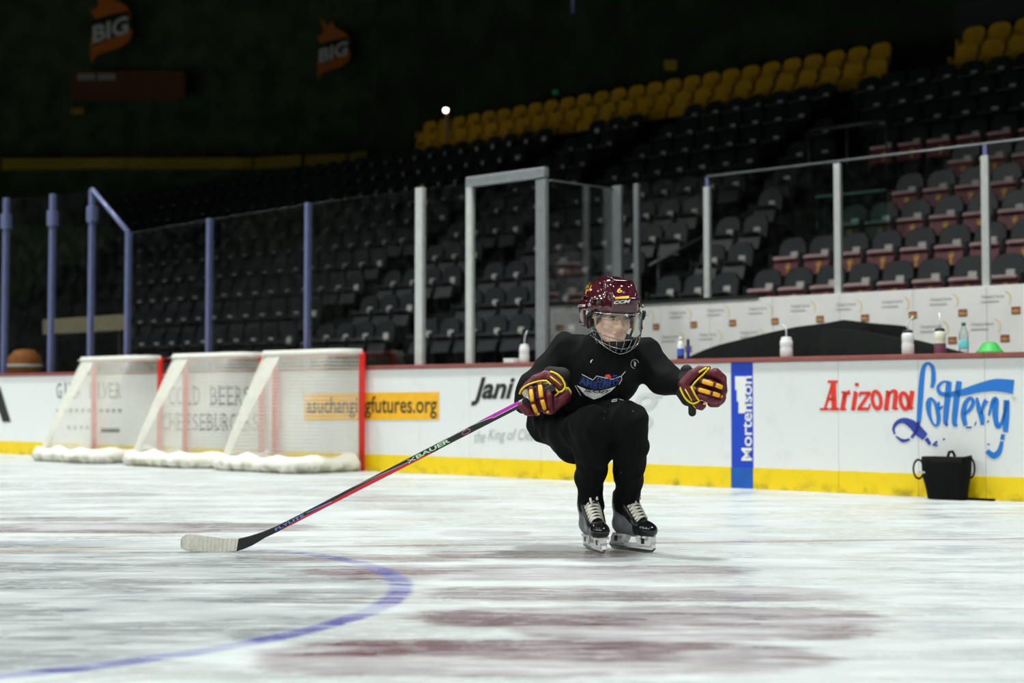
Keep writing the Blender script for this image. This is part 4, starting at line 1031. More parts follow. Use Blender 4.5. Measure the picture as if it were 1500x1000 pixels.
# one continuous body: skull, face, neck, trunk, arms, hands with fingers, legs and feet
bo = Sdf((-.02, 6.35, .06), (1.0, 7.42, 1.36), .0045); bo.k = .03
bo.ell(hd(0,.038,-.012), sc3((.074,.092,.090)), HR, k=.01); bo.ell(hd(0,-.038,.026), sc3((.058,.076,.060)), HR, k=.03)
bo.ell(hd(0,-.098,.058), sc3((.024,.02,.022)), HR, k=.03)
for sgn in (-1, 1):
    bo.ell(hd(sgn*.036,-.032,.058), sc3((.026,.028,.024)), HR, k=.02)
    bo.cone(hd(sgn*.058,-.055,.0), hd(sgn*.02,-.098,.05), .016*HS, .016*HS, k=.03)
bo.cone(hd(-.036,.018,.074), hd(.036,.018,.074), .011*HS, k=.014)
for sgn in (-1, 1):
    bo.ell(hd(sgn*.031,-.001,.093), sc3((.018,.011,.013)), HR, k=.010, op='sub'); bo.ell(hd(sgn*.079,-.012,-.004), sc3((.010,.030,.018)), HR, k=.008)
    bo.ell(hd(sgn*.013,-.042,.090), sc3((.009,.008,.010)), HR, k=.006)
bo.cone(hd(0,.004,.086), hd(0,-.036,.104), .007*HS, .0125*HS, k=.010)
bo.cone(hd(-.020,-.065,.0835), hd(.020,-.065,.0835), .0055*HS, k=.006); bo.cone(hd(-.014,-.076,.083), hd(.014,-.076,.083), .007*HS, k=.006)
bo.cone(hd(-.022,-.0705,.092), hd(.022,-.0705,.092), .0032*HS, k=.003, op='sub')
bo.cone(hd(0,-.05,-.025), neck, .052, .058, k=.03); bo.cone(neck, chest, .06, .11, k=.05)
bo.cone(chest+V((0,.02,0)), pel, .11, .095, k=.05); bo.cone(shR, shL, .06, k=.05)
for a, b_, c in ((shR, elR, wrR), (shL, elL, wrL)): bo.cone(a, b_, .048, .038); bo.cone(b_, c, .038, .026)
for a, b_, c in ((hipR, kneeR, ankR), (hipL, kneeL, ankL)): m_ = K(848,642,6.93) if a is hipR else K(898,630,6.92); bo.cone(a, m_, .075, .066); bo.cone(m_, b_, .066, .056); bo.cone(b_, c, .052, .032)
for a, an in ((ankR, math.radians(14)), (ankL, math.radians(38))): h_ = V((a.x, a.y, .135)); bo.cone(a, h_, .030, .030); bo.cone(h_, h_+V((math.sin(an)*.11, -math.cos(an)*.11, -.02)), .028, .022)
def body_hand(base, knk, tipdir, side):
    bo.cone(base, knk, .030, .030, k=.02)
    for j in range(4):
        o_ = knk+side*(j-1.5)*.019; q = o_+tipdir*.035; r_ = q+(base-knk).normalized()*.024+tipdir*.008
        bo.cone(o_, q, .0095, .0085, k=.008); bo.cone(q, r_, .0085, .0075, k=.006)
    bo.cone(base+side*.03, knk+side*.045+tipdir*.03, .012, .009, k=.012)
body_hand(wrR, K(796,570,6.775), V((.05,-.1,-.99)), V((1,0,0))); body_hand(wrL, K(1043,567,6.765), V((.9,-.25,-.1)), V((0,0,1)))
lipc = np.array(hd(0,-.0705,.088)); Ra, Ua, Fa = (np.array(q) for q in (Rr, Uu, Fw))
def facepick(c):
    d = c-lipc; r, u, f = d@Ra/HS, d@Ua/HS, d@Fa/HS
    return ((np.abs(r) < .021) & (np.abs(u) < .0125*(1-(r/.024)**2)) & (f > -.02) & (f < .03))
body = solid('body', bo, [M_SKIN, M_LIP], me_, facepick)
for sgn in (-1, 1):
    mb = MB(); mb.sphere(hd(sgn*.031,-.001,.0745), .0125*HS, 14, 10); e = build('eye', mb, M_EYEW, body, smooth=True)
    mb = MB(); mb.sphere(hd(sgn*.031+.0012,-.0015,.0815), .0078*HS, 12, 8); build('iris', mb, M_IRIS, e, smooth=True) if False else build('iris', mb, M_IRIS, body, smooth=True)
    mb = MB(); mb.tube([hd(sgn*.014,.014,.0885), hd(sgn*.028,.0185,.0885), hd(sgn*.046,.014,.080)], [.0028,.0036,.002], 6); build('eyebrow', mb, M_HAIR, body, smooth=True)
    mb = MB(); mb.tube([hd(sgn*.017,.004,.0865), hd(sgn*.031,.0085,.0875), hd(sgn*.045,.003,.082)], [.0012,.002,.0012], 6); build('eyelid', mb, M_HAIR, body, smooth=True)
    mb = MB()
    for j in range(9): x = .062+.002*(j % 3); mb.tube([hd(sgn*x, .03, .045-.007*j), hd(sgn*(x+.006), .0, .040-.007*j), hd(sgn*(x+.005), -.016-.004*(j%4), .034-.007*j)], [.005,.004,.001], 5)
    build('hair', mb, M_HAIR, body, smooth=True)
# jersey
je = Sdf((-.05, 6.5, .45), (1.0, 7.45, 1.2), .0075); je.k = .05
je.cone(neck+V((0,.03,-.03)), chest, .085, .15, k=.04); je.cone(shR+V((.01,0,-.005)), shL+V((-.01,0,-.005)), .084, .082, k=.06)
je.cone(chest+V((0,0,-.02)), K(866,600,7.06), .158, .165, k=.06); je.cone(K(866,600,7.06), pel+V((0,0,.02)), .16, .15, k=.04)
je.ell(K(905,560,6.88), (.11,.08,.10), k=.06)
je.cone(shR, elR, .088, .092, k=.05); je.cone(elR, wrR, .092, .062, k=.04); je.cone(shL, elL, .086, .074, k=.05); je.cone(elL, wrL, .074, .056, k=.04)
je.cone(K(770,590,7.0), elR, .06, .08, k=.05)
je.wrinkle(.015, 30, 3)
je.cone(hd(0,-.07,-.02), neck+V((0,-.01,.03)), .056, .068, k=.012, op='sub')
jersey = solid('jersey', je, M_JERSEY, me_); BV = o_bvh[jersey.name]
# pants
pa = Sdf((-.02, 6.45, .12), (.85, 7.5, .85), .0075); pa.k = .04
pa.cone(hipR, hipL, .125, .12); pa.cone(hipR, K(842,640,6.95), .125, .12); pa.cone(K(842,640,6.95), kneeR, .118, .092); pa.cone(hipL, kneeL, .122, .094)
pa.cone(K(797,622,7.18), hipR, .09, .11)
pa.k = .012; pa.cone(kneeR, K(869,660,6.77), .098, .096, k=.03); pa.cone(K(869,660,6.77), K(864,700,6.86), .096, .073); pa.cone(K(864,700,6.86), K(865,743,6.93), .073, .064)
pa.cone(kneeL, K(922,655,6.77), .096, .094, k=.03); pa.cone(K(922,655,6.77), K(921,700,6.87), .094, .077); pa.cone(K(921,700,6.87), K(918,738,6.95), .077, .064)
pa.wrinkle(.018, 28, 8)
for a in (K(864,752,6.93), K(916,746,6.95)): pa.half(a, (0,0,-1)) if False else None
pants = solid('pants', pa, M_PANTS, me_)
mb = MB()
mb.tube([K(886+9*math.cos(a), 596, 6.78)+V((0,0,0)) for a in (0,.5)], .004, 5)
# printed marks on the jersey, laid on the cloth
def on_cloth(px, py, off=.004, bv=None):
    r = ray(px, py).normalized(); h_ = (bv or BV).ray_cast(EYE, r)
    return (h_[0] if h_[0] is not None else K(px, py, 6.8))-r*off
def cloth_poly(mb, pts, off=.004, nn=3, bv=None):
    tri = tessellate_polygon([[V((p[0], p[1], 0)) for p in pts]])
    for t_ in tri:
        P = [V(pts[i]) for i in t_]
        g = {}
        for i in range(nn+1):
            for j in range(nn+1-i):
                q = P[0]+(P[1]-P[0])*(i/nn)+(P[2]-P[0])*(j/nn); g[i, j] = len(mb.v); mb.v.append(on_cloth(q.x, q.y, off, bv))
        for i in range(nn):
            for j in range(nn-i):
                mb.f.append((g[i,j], g[i+1,j], g[i,j+1])); mb.m.append(mb.mi)
                if i+j < nn-1: mb.f.append((g[i+1,j], g[i+1,j+1], g[i,j+1])); mb.m.append(mb.mi)
def cloth_line(mb, pts, wpx, off=.006, bv=None):
    for a, b_ in zip(pts, pts[1:]):
        a, b_ = V(a), V(b_); t_ = (b_-a).normalized(); nr = V((-t_.y, t_.x))*wpx/2
        cloth_poly(mb, [tuple(a+nr), tuple(b_+nr), tuple(b_-nr), tuple(a-nr)], off, 2, bv)
def cloth_text(mb, txt, fn, off=.006, bv=None, **kw):
    vs, fs, _ = text_polys(txt, **kw); b0 = len(mb.v)
    for x, y in vs: px, py = fn(x, y); mb.v.append(on_cloth(px, py, off, bv))
    for f in fs: mb.f.append(tuple(b0+i for i in f)); mb.m.append(mb.mi)
lx = lambda x, y: (820+x/10.71, 520+y/10.71)
L = lambda *p: [lx(*q) for q in p]
M_LOGOB = mat('logo_blue', '24418c', .6, var=.05); M_LOGOD = mat('logo_ground', '12161f', .8)
mb = MB(); cloth_poly(mb, L((345,300),(520,390),(580,325),(700,350),(800,380),(930,330),(970,380),(920,460),(760,520),(580,560),(300,460)), .003, 4); build('logo_ground', mb, M_LOGOD, jersey)
mb = MB(); cloth_poly(mb, L((262,470),(420,535),(580,560),(760,530),(880,490),(800,570),(640,660),(535,695),(400,630)), .004, 4)
cloth_line(mb, L((238,475),(330,635)), .7); cloth_line(mb, L((345,300),(520,390),(580,325),(700,355),(830,378),(960,330)), .8); cloth_line(mb, L((930,460),(975,380),(965,330),(1030,255)), .7)
build('logo_white', mb, M_WHITE, jersey)
def quad(a, b_, c, d): return lambda x, y: tuple(V(a)*(1-x)*(1-y)+V(b_)*x*(1-y)+V(c)*x*y+V(d)*(1-x)*y)
mb = MB(); cloth_text(mb, 'AMB', quad(lx(300,445), lx(585,545), lx(600,435), lx(330,330)), .007, bold=.03); cloth_text(mb, 'D', quad(lx(585,425), lx(670,440), lx(680,365), lx(590,345)), .007, bold=.03)
cloth_text(mb, 'USH', quad(lx(610,540), lx(860,460), lx(850,395), lx(620,450)), .007, bold=.02); cloth_text(mb, 'EVIL', quad(lx(685,435), lx(950,405), lx(960,345), lx(695,370)), .007, bold=.02)
build('logo_letters', mb, M_LOGOB, jersey)
mb = MB(); cloth_text(mb, 'HOCKEY', quad(lx(370,580), lx(760,600), lx(800,545), lx(400,535)), .007, shear=.25, bold=.03); build('logo_letters', mb, M_INKB, jersey)
mb = MB(); cloth_poly(mb, L((700,335),(735,300),(780,300),(815,350),(740,360)), .006); build('logo_red', mb, M_RED, jersey)
mb = MB(); cloth_poly(mb, L((820,345),(840,310),(900,312),(905,330)), .006); build('logo_navy', mb, M_INKNAVY, jersey)
mb = MB(); cloth_line(mb, [lx(1178+62*math.cos(a), 138+72*math.sin(a)) for a in [math.pi*.55+i*.33 for i in range(14)]], .8); cloth_poly(mb, L((1165,90),(1200,120),(1185,185),(1165,160)), .006); build('chest_badge', mb, M_INKGREY, jersey)
mb = MB(); cloth_line(mb, L((515,68),(480,100)), 1.0); cloth_line(mb, L((500,85),(484,120)), .9); build('collar_tag', mb, M_WHITE, jersey)
BP = o_bvh[pants.name]
mb = MB(); cloth_line(mb, L((905,690),(830,700),(815,730),(900,715)), 1.3, .006, BP); cloth_line(mb, L((935,690),(1000,705)), 1.0, .006, BP); build('waist_lettering', mb, M_INKGREY, pants)

ng = Sdf(tuple(HC-V((.2,.2,.3))), tuple(HC+V((.2,.25,.05))), .006); ng.cone(hd(0,-.10,-.02), neck+V((0,.0,-.02)), .066, .085)
solid('neck_guard', ng, M_BLKM, me_)
# helmet
hel = thing('helmet', 'x', 'x', HC); 
for q in ('label', 'category'): del hel[q]
hel.parent = me_; hel.location = HC-V(me_.location); WLOC[hel.name] = HC.copy()
he = Sdf(tuple(HC-V((.24,.24,.16))), tuple(HC+V((.24,.24,.26))), .0035); he.k = .02
he.ell(hd(0,.050,-.018), sc3((.124,.118,.152)), HR)
for sgn in (-1, 1):
    he.boxr(hd(sgn*.104,-.004,-.03), sc3((.016,.050,.055)), .015, HR, k=.04)
    he.cone(hd(sgn*.055,.146,.05), hd(sgn*.060,.128,-.09), .010, .010, k=.03); he.cone(hd(sgn*.058,.105,.105), hd(sgn*.055,.146,.05), .010, .010, k=.03)
he.boxr(hd(0,.158,.0), sc3((.034,.008,.075)), .008, HR, k=.03)
he.boxr(hd(0,.06,.118), sc3((.06,.036,.018)), .012, HR, k=.02)
for sgn in (-1, 1):
    he.boxr(hd(sgn*.104,.062,.066), sc3((.024,.010,.030)), .004, HR, k=.004, op='sub'); he.boxr(hd(sgn*.115,.075,-.03), sc3((.02,.008,.035)), .004, HR, k=.004, op='sub')
    he.boxr(hd(sgn*.028,.172,.02), sc3((.006,.01,.03)), .003, HR, k=.003, op='sub')
he.ell(hd(0,.035,-.012), sc3((.100,.116,.128)), HR, op='sub', k=.004)
he.boxr(hd(0,-.16,.10), sc3((.30,.182,.118)), .01, HR, op='sub', k=.006); he.half(hd(0,-.055,0), tuple(-Uu))
shell = solid('shell', he, M_HELM, hel); BH = o_bvh[shell.name]
# liner, chin cup and straps
mb = MB(); mb.tube([hd(.099*math.sin(a), .026, -.012+.126*math.cos(a)) for a in [i*math.pi*2/30 for i in range(30)]], .010, 8, closed=True); build('liner', mb, M_BLKM, hel, smooth=True)
cc = Sdf(tuple(HC-V((.15,.2,.26))), tuple(HC+V((.2,.12,.0))), .004); cc.ell(hd(0,-.118,.058), sc3((.045,.024,.042)), HR, k=.01); cc.ell(hd(0,-.085,.052), sc3((.046,.022,.046)), HR, op='sub', k=.006)
solid('chin_cup', cc, M_BLKM, hel)
for sgn in (-1, 1):
    mb = MB(); mb.tube([hd(sgn*.10,-.01,.02), hd(sgn*.092,-.05,.03), hd(sgn*.07,-.095,.045), hd(sgn*.04,-.12,.055)], .0065, 6); build('chin_strap', mb, M_BLKM, hel, smooth=True)
    mb = MB(); mb.sphere(hd(sgn*.128,.012,.03), .009*HS); mb.sphere(hd(sgn*.126,.05,.045), .008*HS); build('strap_screw', mb, M_WIRE, hel, smooth=True)
# cage: wires below, clear shield above
def cg(th, u, out=0.0):
    k = max(0, (-.075-u)/.085); rad = 1-.22*k*k
    return hd((.128+out)*math.sin(th)*rad, u, -.010+(.168+out-.02*k)*math.cos(th)*rad)
thr = [i*math.radians(80)/12 for i in range(-12, 13)]
mb = MB()
for u, r_, mx in ((-.152,.0019,.62), (-.128,.0014,.85), (-.088,.0020,1.0), (.022,.0020,1.05), (.004,.0010,1.05)): mb.tube([cg(t_*mx, u+(.03*abs(t_)**1.6 if u < -.08 else 0)) for t_ in thr], r_*HS, 6)
for t0 in (-1.15,-.85,-.55,-.28,0,.28,.55,.85,1.15):
    mb.tube([cg(t0*(1-.22*i/6), -.088-.062*i/6+.03*abs(t0)**1.6*(1-.0*i), .0) for i in range(7)], .0013*HS, 5)
    mb.tube([cg(t0, .03), cg(t0, .004)], .0011*HS, 5)
for sgn in (-1, 1): mb.tube([cg(sgn*1.40, .03), cg(sgn*1.40, -.02), cg(sgn*1.38, -.05), cg(sgn*1.15, -.062)], .003*HS, 6)
build('cage', mb, M_WIRE, hel, smooth=True)
mb = MB(); vs, fs = [], []; nt_ = 28; nu_ = 8
for i in range(nt_+1):
    th = math.radians(-78+156*i/nt_)
    for j in range(nu_+1):
        lo_ = -.090+.03*abs(th)**1.6; u = .016+(lo_-.016)*j/nu_; vs.append(cg(th, u, .004))
for i in range(nt_):
    for j in range(nu_): a = i*(nu_+1)+j; fs.append((a, a+1, a+nu_+2, a+nu_+1))
mb.add(vs, fs); vz = build('visor', mb, M_VISOR, hel, smooth=True); sm = vz.modifiers.new('thick', 'SOLIDIFY'); sm.thickness = .003
for sgn in (-1, 1):
    mb = MB(); mb.tube([cg(sgn*1.33, .014, .006), cg(sgn*1.33, -.03, .006), cg(sgn*1.25, -.05, .006)], .006, 6); build('visor_edge', mb, M_BLK, hel, smooth=True)
    mb = MB(); mb.tube([cg(sgn*1.15, .03, .008), cg(sgn*1.2, .012, .010), cg(sgn*1.3, -.004, .008)], .010, 8); build('cage_clip', mb, M_BLK, hel, smooth=True)
hx = lambda x, y: (830+x*.13, 395+y*.13)
Hq = lambda *p: [hx(*q) for q in p]
mb = MB(); cloth_text(mb, 'CCM', quad(hx(528,388), hx(712,372), hx(720,335), hx(536,350)), .003, BH, bold=.04, shear=.15); cloth_text(mb, 'CCM', quad(hx(122,420), hx(208,415), hx(212,388), hx(130,392)), .003, BH, bold=.03, shear=.15); build('lettering', mb, M_WHITE, hel)
mb = MB(); cloth_poly(mb, Hq((545,308),(700,292),(705,308),(685,325),(548,332)), .003, 3, BH); cloth_text(mb, '6', quad(hx(570,264), hx(628,254), hx(621,202), hx(564,210)), .007, BH, bold=.02)
cloth_line(mb, Hq((212,302),(220,240),(268,142)), 1.1, .004, BH); cloth_line(mb, Hq((221,236),(216,205),(238,168)), .8, .004, BH); cloth_line(mb, Hq((222,242),(262,214),(280,172)), .8, .004, BH); build('gold_marks', mb, M_GOLD, hel)

# gloves
def sub_empty(name, at):
    t_ = thing(name, 'x', 'x', at)
    for q in ('label', 'category'): del t_[q]
    t_.parent = me_; t_.location = V(at)-V(me_.location); WLOC[t_.name] = V(at); return t_
def path(fxn, pts, Y): return [K(*fxn(*p[:2]), Y+(p[2] if len(p) > 2 else 0)) for p in pts]
def pads(mb, a, b_, wd, out=.004):
    """a rounded raised strip from a to b facing the viewer's side"""
    t_ = (b_-a).normalized(); x = t_.cross(V((0,1,0))).normalized(); y = x.cross(t_).normalized()
    if y.y > 0: y = -y
    n, m_ = 10, 7; vs, fs = [], []
    for i in range(m_):
        f = i/(m_-1); p = a.lerp(b_, f)+y*(.006*math.sin(math.pi*f)); ww = wd*(1 if 0 < i < m_-1 else .8)
        for k in range(n):
            an = 2*math.pi*k/n; c_, s_ = math.cos(an), math.sin(an)
            vs.append(p+x*(ww*math.copysign(abs(c_)**.5, c_))+y*(.010*math.copysign(abs(s_)**.6, s_)))
    for i in range(m_-1):
        for k in range(n): fs.append((i*n+k, i*n+(k+1)%n, (i+1)*n+(k+1)%n, (i+1)*n+k))
    fs.append(tuple(range(n))[::-1]); fs.append(tuple((m_-1)*n+k for k in range(n)))
    mb.add(vs, fs)
def make_glove(fxn, Y, wrist, hand, fingers, gold, plates, piping, stripe, thumb, palm, cuff):
    g = sub_empty('glove', wrist)
    lo = V((min(K(*fxn(x, y), Y).x for x, y in ((0,500),)), 0, 0))
    c = K(*fxn(500, 500), Y)
    sd = Sdf(tuple(c-V((.19,.12,.19))), tuple(c+V((.19,.22,.19))), .0038); sd.k = .012
    P = lambda p: K(*fxn(p[0], p[1]), Y+p[2])
    for a, b_, ra, rb in hand: sd.cone(P(a), P(b_), ra, rb)
    for a, b_, ra, rb in plates: sd.cone(P(a), P(b_), ra, rb, k=.006)
    solid('hand_shell', sd, M_GLOVE, g)
    for chain, r in fingers:
        sd = Sdf(tuple(c-V((.19,.16,.19))), tuple(c+V((.19,.14,.19))), .004); sd.k = .005
        for a, b_ in zip(chain, chain[1:]): sd.cone(P(a), P(b_), r, r*.96)
        solid('finger', sd, M_GLOVE, g)
    sd = Sdf(tuple(c-V((.19,.16,.19))), tuple(c+V((.19,.14,.19))), .004); sd.k = .008
    for a, b_, ra, rb in thumb: sd.cone(P(a), P(b_), ra, rb)
    solid('thumb', sd, M_GLOVE, g)
    for a, b_, wd in gold: mb = MB(); pads(mb, P(a), P(b_), wd); build('gold_pad', mb, M_GYEL, g, smooth=True)
    for pts, r in piping: mb = MB(); mb.tube([P(p) for p in pts], r, 8); build('piping', mb, M_PIPING, g, smooth=True)
    mb = MB(); mb.tube([P(p) for p in stripe], .0035, 8); build('cuff_stripe', mb, M_PIPING, g, smooth=True)
    sd = Sdf(tuple(c-V((.19,.16,.19))), tuple(c+V((.19,.14,.19))), .004); sd.k = .008
    for a, b_, ra, rb in palm: sd.cone(P(a), P(b_), ra, rb)
    solid('palm', sd, M_PALM, g)
    sd = Sdf(tuple(c-V((.19,.16,.19))), tuple(c+V((.19,.2,.19))), .004)
    for a, b_, ra, rb in cuff: sd.cone(P(a), P(b_), ra, rb)
    solid('cuff', sd, M_BLKM, g)
    return g
g1x = lambda x, y: (755+x/11.11, 530+y/11.11)
YR = 6.70
make_glove(g1x, YR, wrR,
  hand=[((640,480,.07),(380,520,.07),.050,.052),((640,520,.07),(560,700,.05),.045,.045),((380,520,.06),(330,680,.05),.045,.045)],
  fingers=[([(255,440,.00),(268,560,-.02),(300,700,-.012),(350,830,.01)],.0155),([(400,375,.0),(415,520,-.025),(440,640,-.022),(490,790,.005)],.0165),([(530,420,.01),(540,560,-.015),(550,680,-.012),(590,790,.012)],.0175),([(620,500,.03),(650,620,.012),(640,740,.02)],.0175)],
  gold=[((250,455,-.012),(272,640,-.034),.0098),((285,690,-.028),(345,815,-.008),.0090),((400,385,-.014),(420,575,-.038),.0108),((430,615,-.038),(480,765,-.016),.0098),((500,815,-.006),(545,808,-.004),.006),((350,845,-.002),(395,843,-.001),.006)],
  plates=[((100,470,.03),(200,380,.03),.012,.018),((200,380,.03),(330,290,.03),.018,.024),((330,290,.03),(500,225,.04),.024,.026),((500,225,.04),(560,230,.04),.026,.024),((570,260,.03),(730,400,.02),.026,.024),((640,240,.04),(770,370,.03),.022,.020),((820,520,.03),(760,600,.03),.026,.030),((760,600,.03),(650,700,.03),.030,.028),((850,500,.04),(830,600,.05),.02,.02)],
  piping=[([(65,520,.02),(100,450,.012),(150,400,.008),(220,365,.005),(300,335,.003),(400,310,.002),(500,303,.0),(550,345,-.004),(600,390,-.006),(660,450,-.006),(705,492,-.006),(760,475,-.004),(790,445,-.002),(812,400,.003),(795,340,.005),(755,265,.008),(690,205,.012),(620,170,.015),(565,155,.018)],.0048),
          ([(815,425,.004),(860,425,.010),(895,475,.018),(893,530,.024),(880,570,.03)],.0045),([(700,500,-.004),(640,555,.004)],.004)],
  stripe=[(565,235,.002),(650,300,-.006),(745,380,-.004)],
  thumb=[((100,720,.0),(190,800,.0),.018,.020),((110,700,.01),(130,690,.02),.018,.016),((190,800,.0),(260,820,.02),.020,.018)],
  palm=[((170,490,.03),(200,540,.03),.020,.020),((310,390,.035),(520,370,.035),.014,.014),((600,440,.035),(650,520,.035),.014,.014)],
  cuff=[((560,170,.07),(760,220,.07),.03,.04),((640,260,.09),(700,420,.09),.04,.05),((170,640,.012),(200,720,.012),.022,.024),((535,405,.0),(540,430,-.002),.012,.012),((445,385,.0),(450,410,.0),.011,.011)])
YL = 6.68
g2x = lambda x, y: (985+x/11.11, 525+y/11.11)
make_glove(g2x, YL, wrL,
  hand=[((330,520,.06),(640,480,.06),.045,.055),((640,400,.05),(720,620,.05),.045,.045)],
  fingers=[([(590,240,.02),(690,240,-.01),(770,290,.0),(800,360,.03)],.021),([(490,370,-.002),(600,400,-.02),(690,425,-.022),(800,470,.0)],.0165),([(430,510,-.002),(540,540,-.022),(640,570,-.022),(760,600,.0)],.0165),([(450,610,.0),(560,650,-.015),(650,680,-.012),(740,690,.01)],.0175)],
  gold=[((490,370,-.016),(665,420,-.036),.0112),((700,428,-.036),(800,468,-.020),.0108),((430,505,-.016),(620,560,-.036),.0105),((655,566,-.036),(755,600,-.020),.0105),((780,600,-.004),(800,620,.0),.006),((500,735,-.004),(550,738,-.004),.005)],
  plates=[((180,420,.03),(330,270,.03),.026,.028),((330,270,.03),(450,190,.03),.026,.022),((450,190,.03),(600,145,.025),.02,.008),((210,480,.03),(350,640,.02),.030,.026),((260,520,.03),(380,650,.02),.026,.020),((400,740,.02),(480,760,.02),.020,.020),((790,330,.03),(800,520,.03),.026,.028),((700,240,.03),(790,330,.03),.026,.026)],
  piping=[([(150,435,.02),(130,490,.012),(160,560,.006),(200,630,.002),(240,680,.0),(285,715,-.002),(340,735,-.004),(400,715,-.006),(440,690,-.006),(410,650,-.008),(370,590,-.010),(335,520,-.010),(300,455,-.006)],.0050),
          ([(315,460,-.004),(360,395,.0),(430,325,.0),(500,262,.0),(550,205,.004),(600,150,.010)],.0048),([(430,225,-.002),(500,180,.0),(560,150,.006)],.005),([(335,755,.004),(370,800,.01),(440,808,.016)],.003)],
  stripe=[(205,495,.002),(260,590,-.006),(318,690,-.006)],
  thumb=[((390,760,.02),(470,790,.02),.018,.016),((640,720,.02),(720,720,.02),.022,.022)],
  palm=[((350,500,.03),(400,600,.03),.018,.018),((570,240,.05),(620,190,.05),.014,.012)],
  cuff=[((230,200,.09),(240,320,.09),.03,.05),((200,500,.10),(260,640,.08),.05,.04),((320,720,.03),(322,880,.03),.0185,.0185),((450,350,.03),(560,270,.03),.020,.024),((400,450,.03),(420,560,.03),.016,.018)])

# skates
M_BOOT = mat('boot_black', '141516', .28, spec=.5, var=.1, scale=20); M_BOOTG = mat('boot_grey', '6f7276', .35, spec=.5, metal=.2); M_LACE = mat('lace_white', 'f0ece0', .8, var=.08, scale=90)
M_HOLD = mat('holder_white', 'd9dad8', .3, var=.04); M_STEEL = mat('runner_steel', '8f9496', .2, metal=.9); M_TOE = mat('toe_cap', '17191b', .18, spec=.6); M_VOLT = mat('volt_trim', 'c8d21e', .45)
M_TONGUE = mat('tongue_felt', '24262a', .8)
def skate(toe_px, ang, lean, at):
    fw = V((math.sin(ang), -math.cos(ang), 0)); rt = V((math.cos(ang), math.sin(ang), 0)); up = (V((0,0,1))+rt*lean).normalized(); rt = (rt-up*rt.dot(up)).normalized()
    q = lambda r, u, f: at+rt*r+up*u+fw*f
    R3 = [list(rt), list(up), list(fw)]
    s = sub_empty('skate', at)
    sd = Sdf(tuple(at+V((-.22,-.26,.03))), tuple(at+V((.24,.2,.33))), .004); sd.k = .03
    sd.cone(q(0,.118,-.075), q(0,.112,.085), .040, .040); sd.ell(q(0,.108,.115), (.043,.036,.048), R3, k=.03)
    sd.cone(q(0,.14,-.07), q(0,.225,-.062), .046, .047); sd.cone(q(0,.135,.04), q(0,.21,-.02), .040, .042)
    sd.cone(q(0,.225,-.075), q(0,.265,-.085), .044, .040)
    sd.half(q(0,.078,0), tuple(-up)); sd.cone(q(0,.20,-.055), q(0,.30,-.055), .036, .044, k=.01, op='sub')
    A_, U_, F_ = np.array(rt), np.array(up), np.array(fw); a0 = np.array(at)
    def pk(c):
        d = c-a0; r, u, f = d@A_, d@U_, d@F_
        return np.where(f > .088, 1, np.where((u < .165-.5*(f+.02)) & (f < .05) & (np.abs(r) > .022), 2, 0))
    solid('boot', sd, [M_BOOT, M_TOE, M_BOOTG], s, pk)
    sd = Sdf(tuple(at+V((-.22,-.26,.1))), tuple(at+V((.24,.2,.36))), .004); sd.k = .02
    sd.cone(q(0,.155,.05), q(0,.215,.0), .030, .034); sd.cone(q(0,.215,.0), q(0,.275,-.012), .034, .030); solid('tongue', sd, M_TONGUE, s)
    mb = MB()
    N7 = 8
    for i in range(N7):
        t_ = i/(N7-1); f = .068-.082*t_; u = .150+.098*t_; wd = .037+.005*t_; hgt = .020
        for sg in (-1, 1):
            mb.tube([q(-wd*sg, u-.010, f-.004), q(-wd*.6*sg, u+hgt*.75, f+hgt*.6), q(0, u+hgt+.004, f+hgt*.9), q(wd*.6*sg, u+hgt*.75+.006, f+hgt*.6-.006), q(wd*sg, u+.002, f-.010)], .0042, 6)
    mb.tube([q(-.012,.275,.02), q(-.016,.25,.035), q(-.010,.23,.04)], .006, 6); mb.tube([q(.016,.278,.02), q(.018,.25,.035)], .007, 6)
    build('laces', mb, M_LACE, s, smooth=True)
    for sg in (-1, 1):
        mb = MB(); mb.tube([q(sg*.036,.135,.07), q(sg*.040,.17,.035), q(sg*.044,.215,-.005), q(sg*.045,.255,-.03)], [.008,.010,.011,.008], 8); build('eyelet_facing', mb, M_BOOT, s, smooth=True)
    mb = MB(); mb.tube([q(.030,.142,.088), q(.036,.125,.105), q(.030,.128,.125)], [.005,.008,.003], 6); mb.tube([q(-.03,.140,.085), q(-.033,.128,.10)], .004, 6); build('toe_trim', mb, M_VOLT, s, smooth=True)
    MT_ = Matrix(((rt.x, -0, 0, 0),)*1) if False else Matrix(((fw.x, rt.x, up.x, at.x), (fw.y, rt.y, up.y, at.y), (fw.z, rt.z, up.z, at.z), (0,0,0,1)))
    mb = MB(MT_)
    mb.prism([(-.118,.082),(-.015,.082),(-.024,.066),(-.040,.036),(-.128,.030),(-.132,.055)], -.017, .017)
    mb.prism([(.035,.080),(.148,.080),(.152,.055),(.145,.034),(.062,.034),(.046,.062)], -.017, .017)
    mb.prism([(-.140,.040),(.150,.042),(.160,.026),(.155,.018),(-.146,.018),(-.150,.028)], -.011, .011)
    mb.prism([(-.012,.070),(.032,.070),(.040,.080),(-.02,.082)], -.012, .012)
    for f0 in (-.10,-.07,.075,.11): mb.box((f0,-.034,.070), (f0+.022,.034,.081))
    build('blade_holder', mb, M_HOLD, s, bevel=.004)
    mb = MB(MT_); 
    for f0 in (-.105, .085): 
        for sg in (-1, 1): mb.box((f0, sg*.0172-.001, .042), (f0+.022, sg*.0172+.001, .068))
    build('holder_vent', mb, M_INKB, s)
    mb = MB(MT_); mb.prism([(-.150,.014),(-.140,.004),(-.10,.0005),(.10,.0005),(.145,.005),(.163,.020),(.158,.028),(-.146,.026),(-.152,.022)], -.0022, .0022); build('runner', mb, M_STEEL, s)
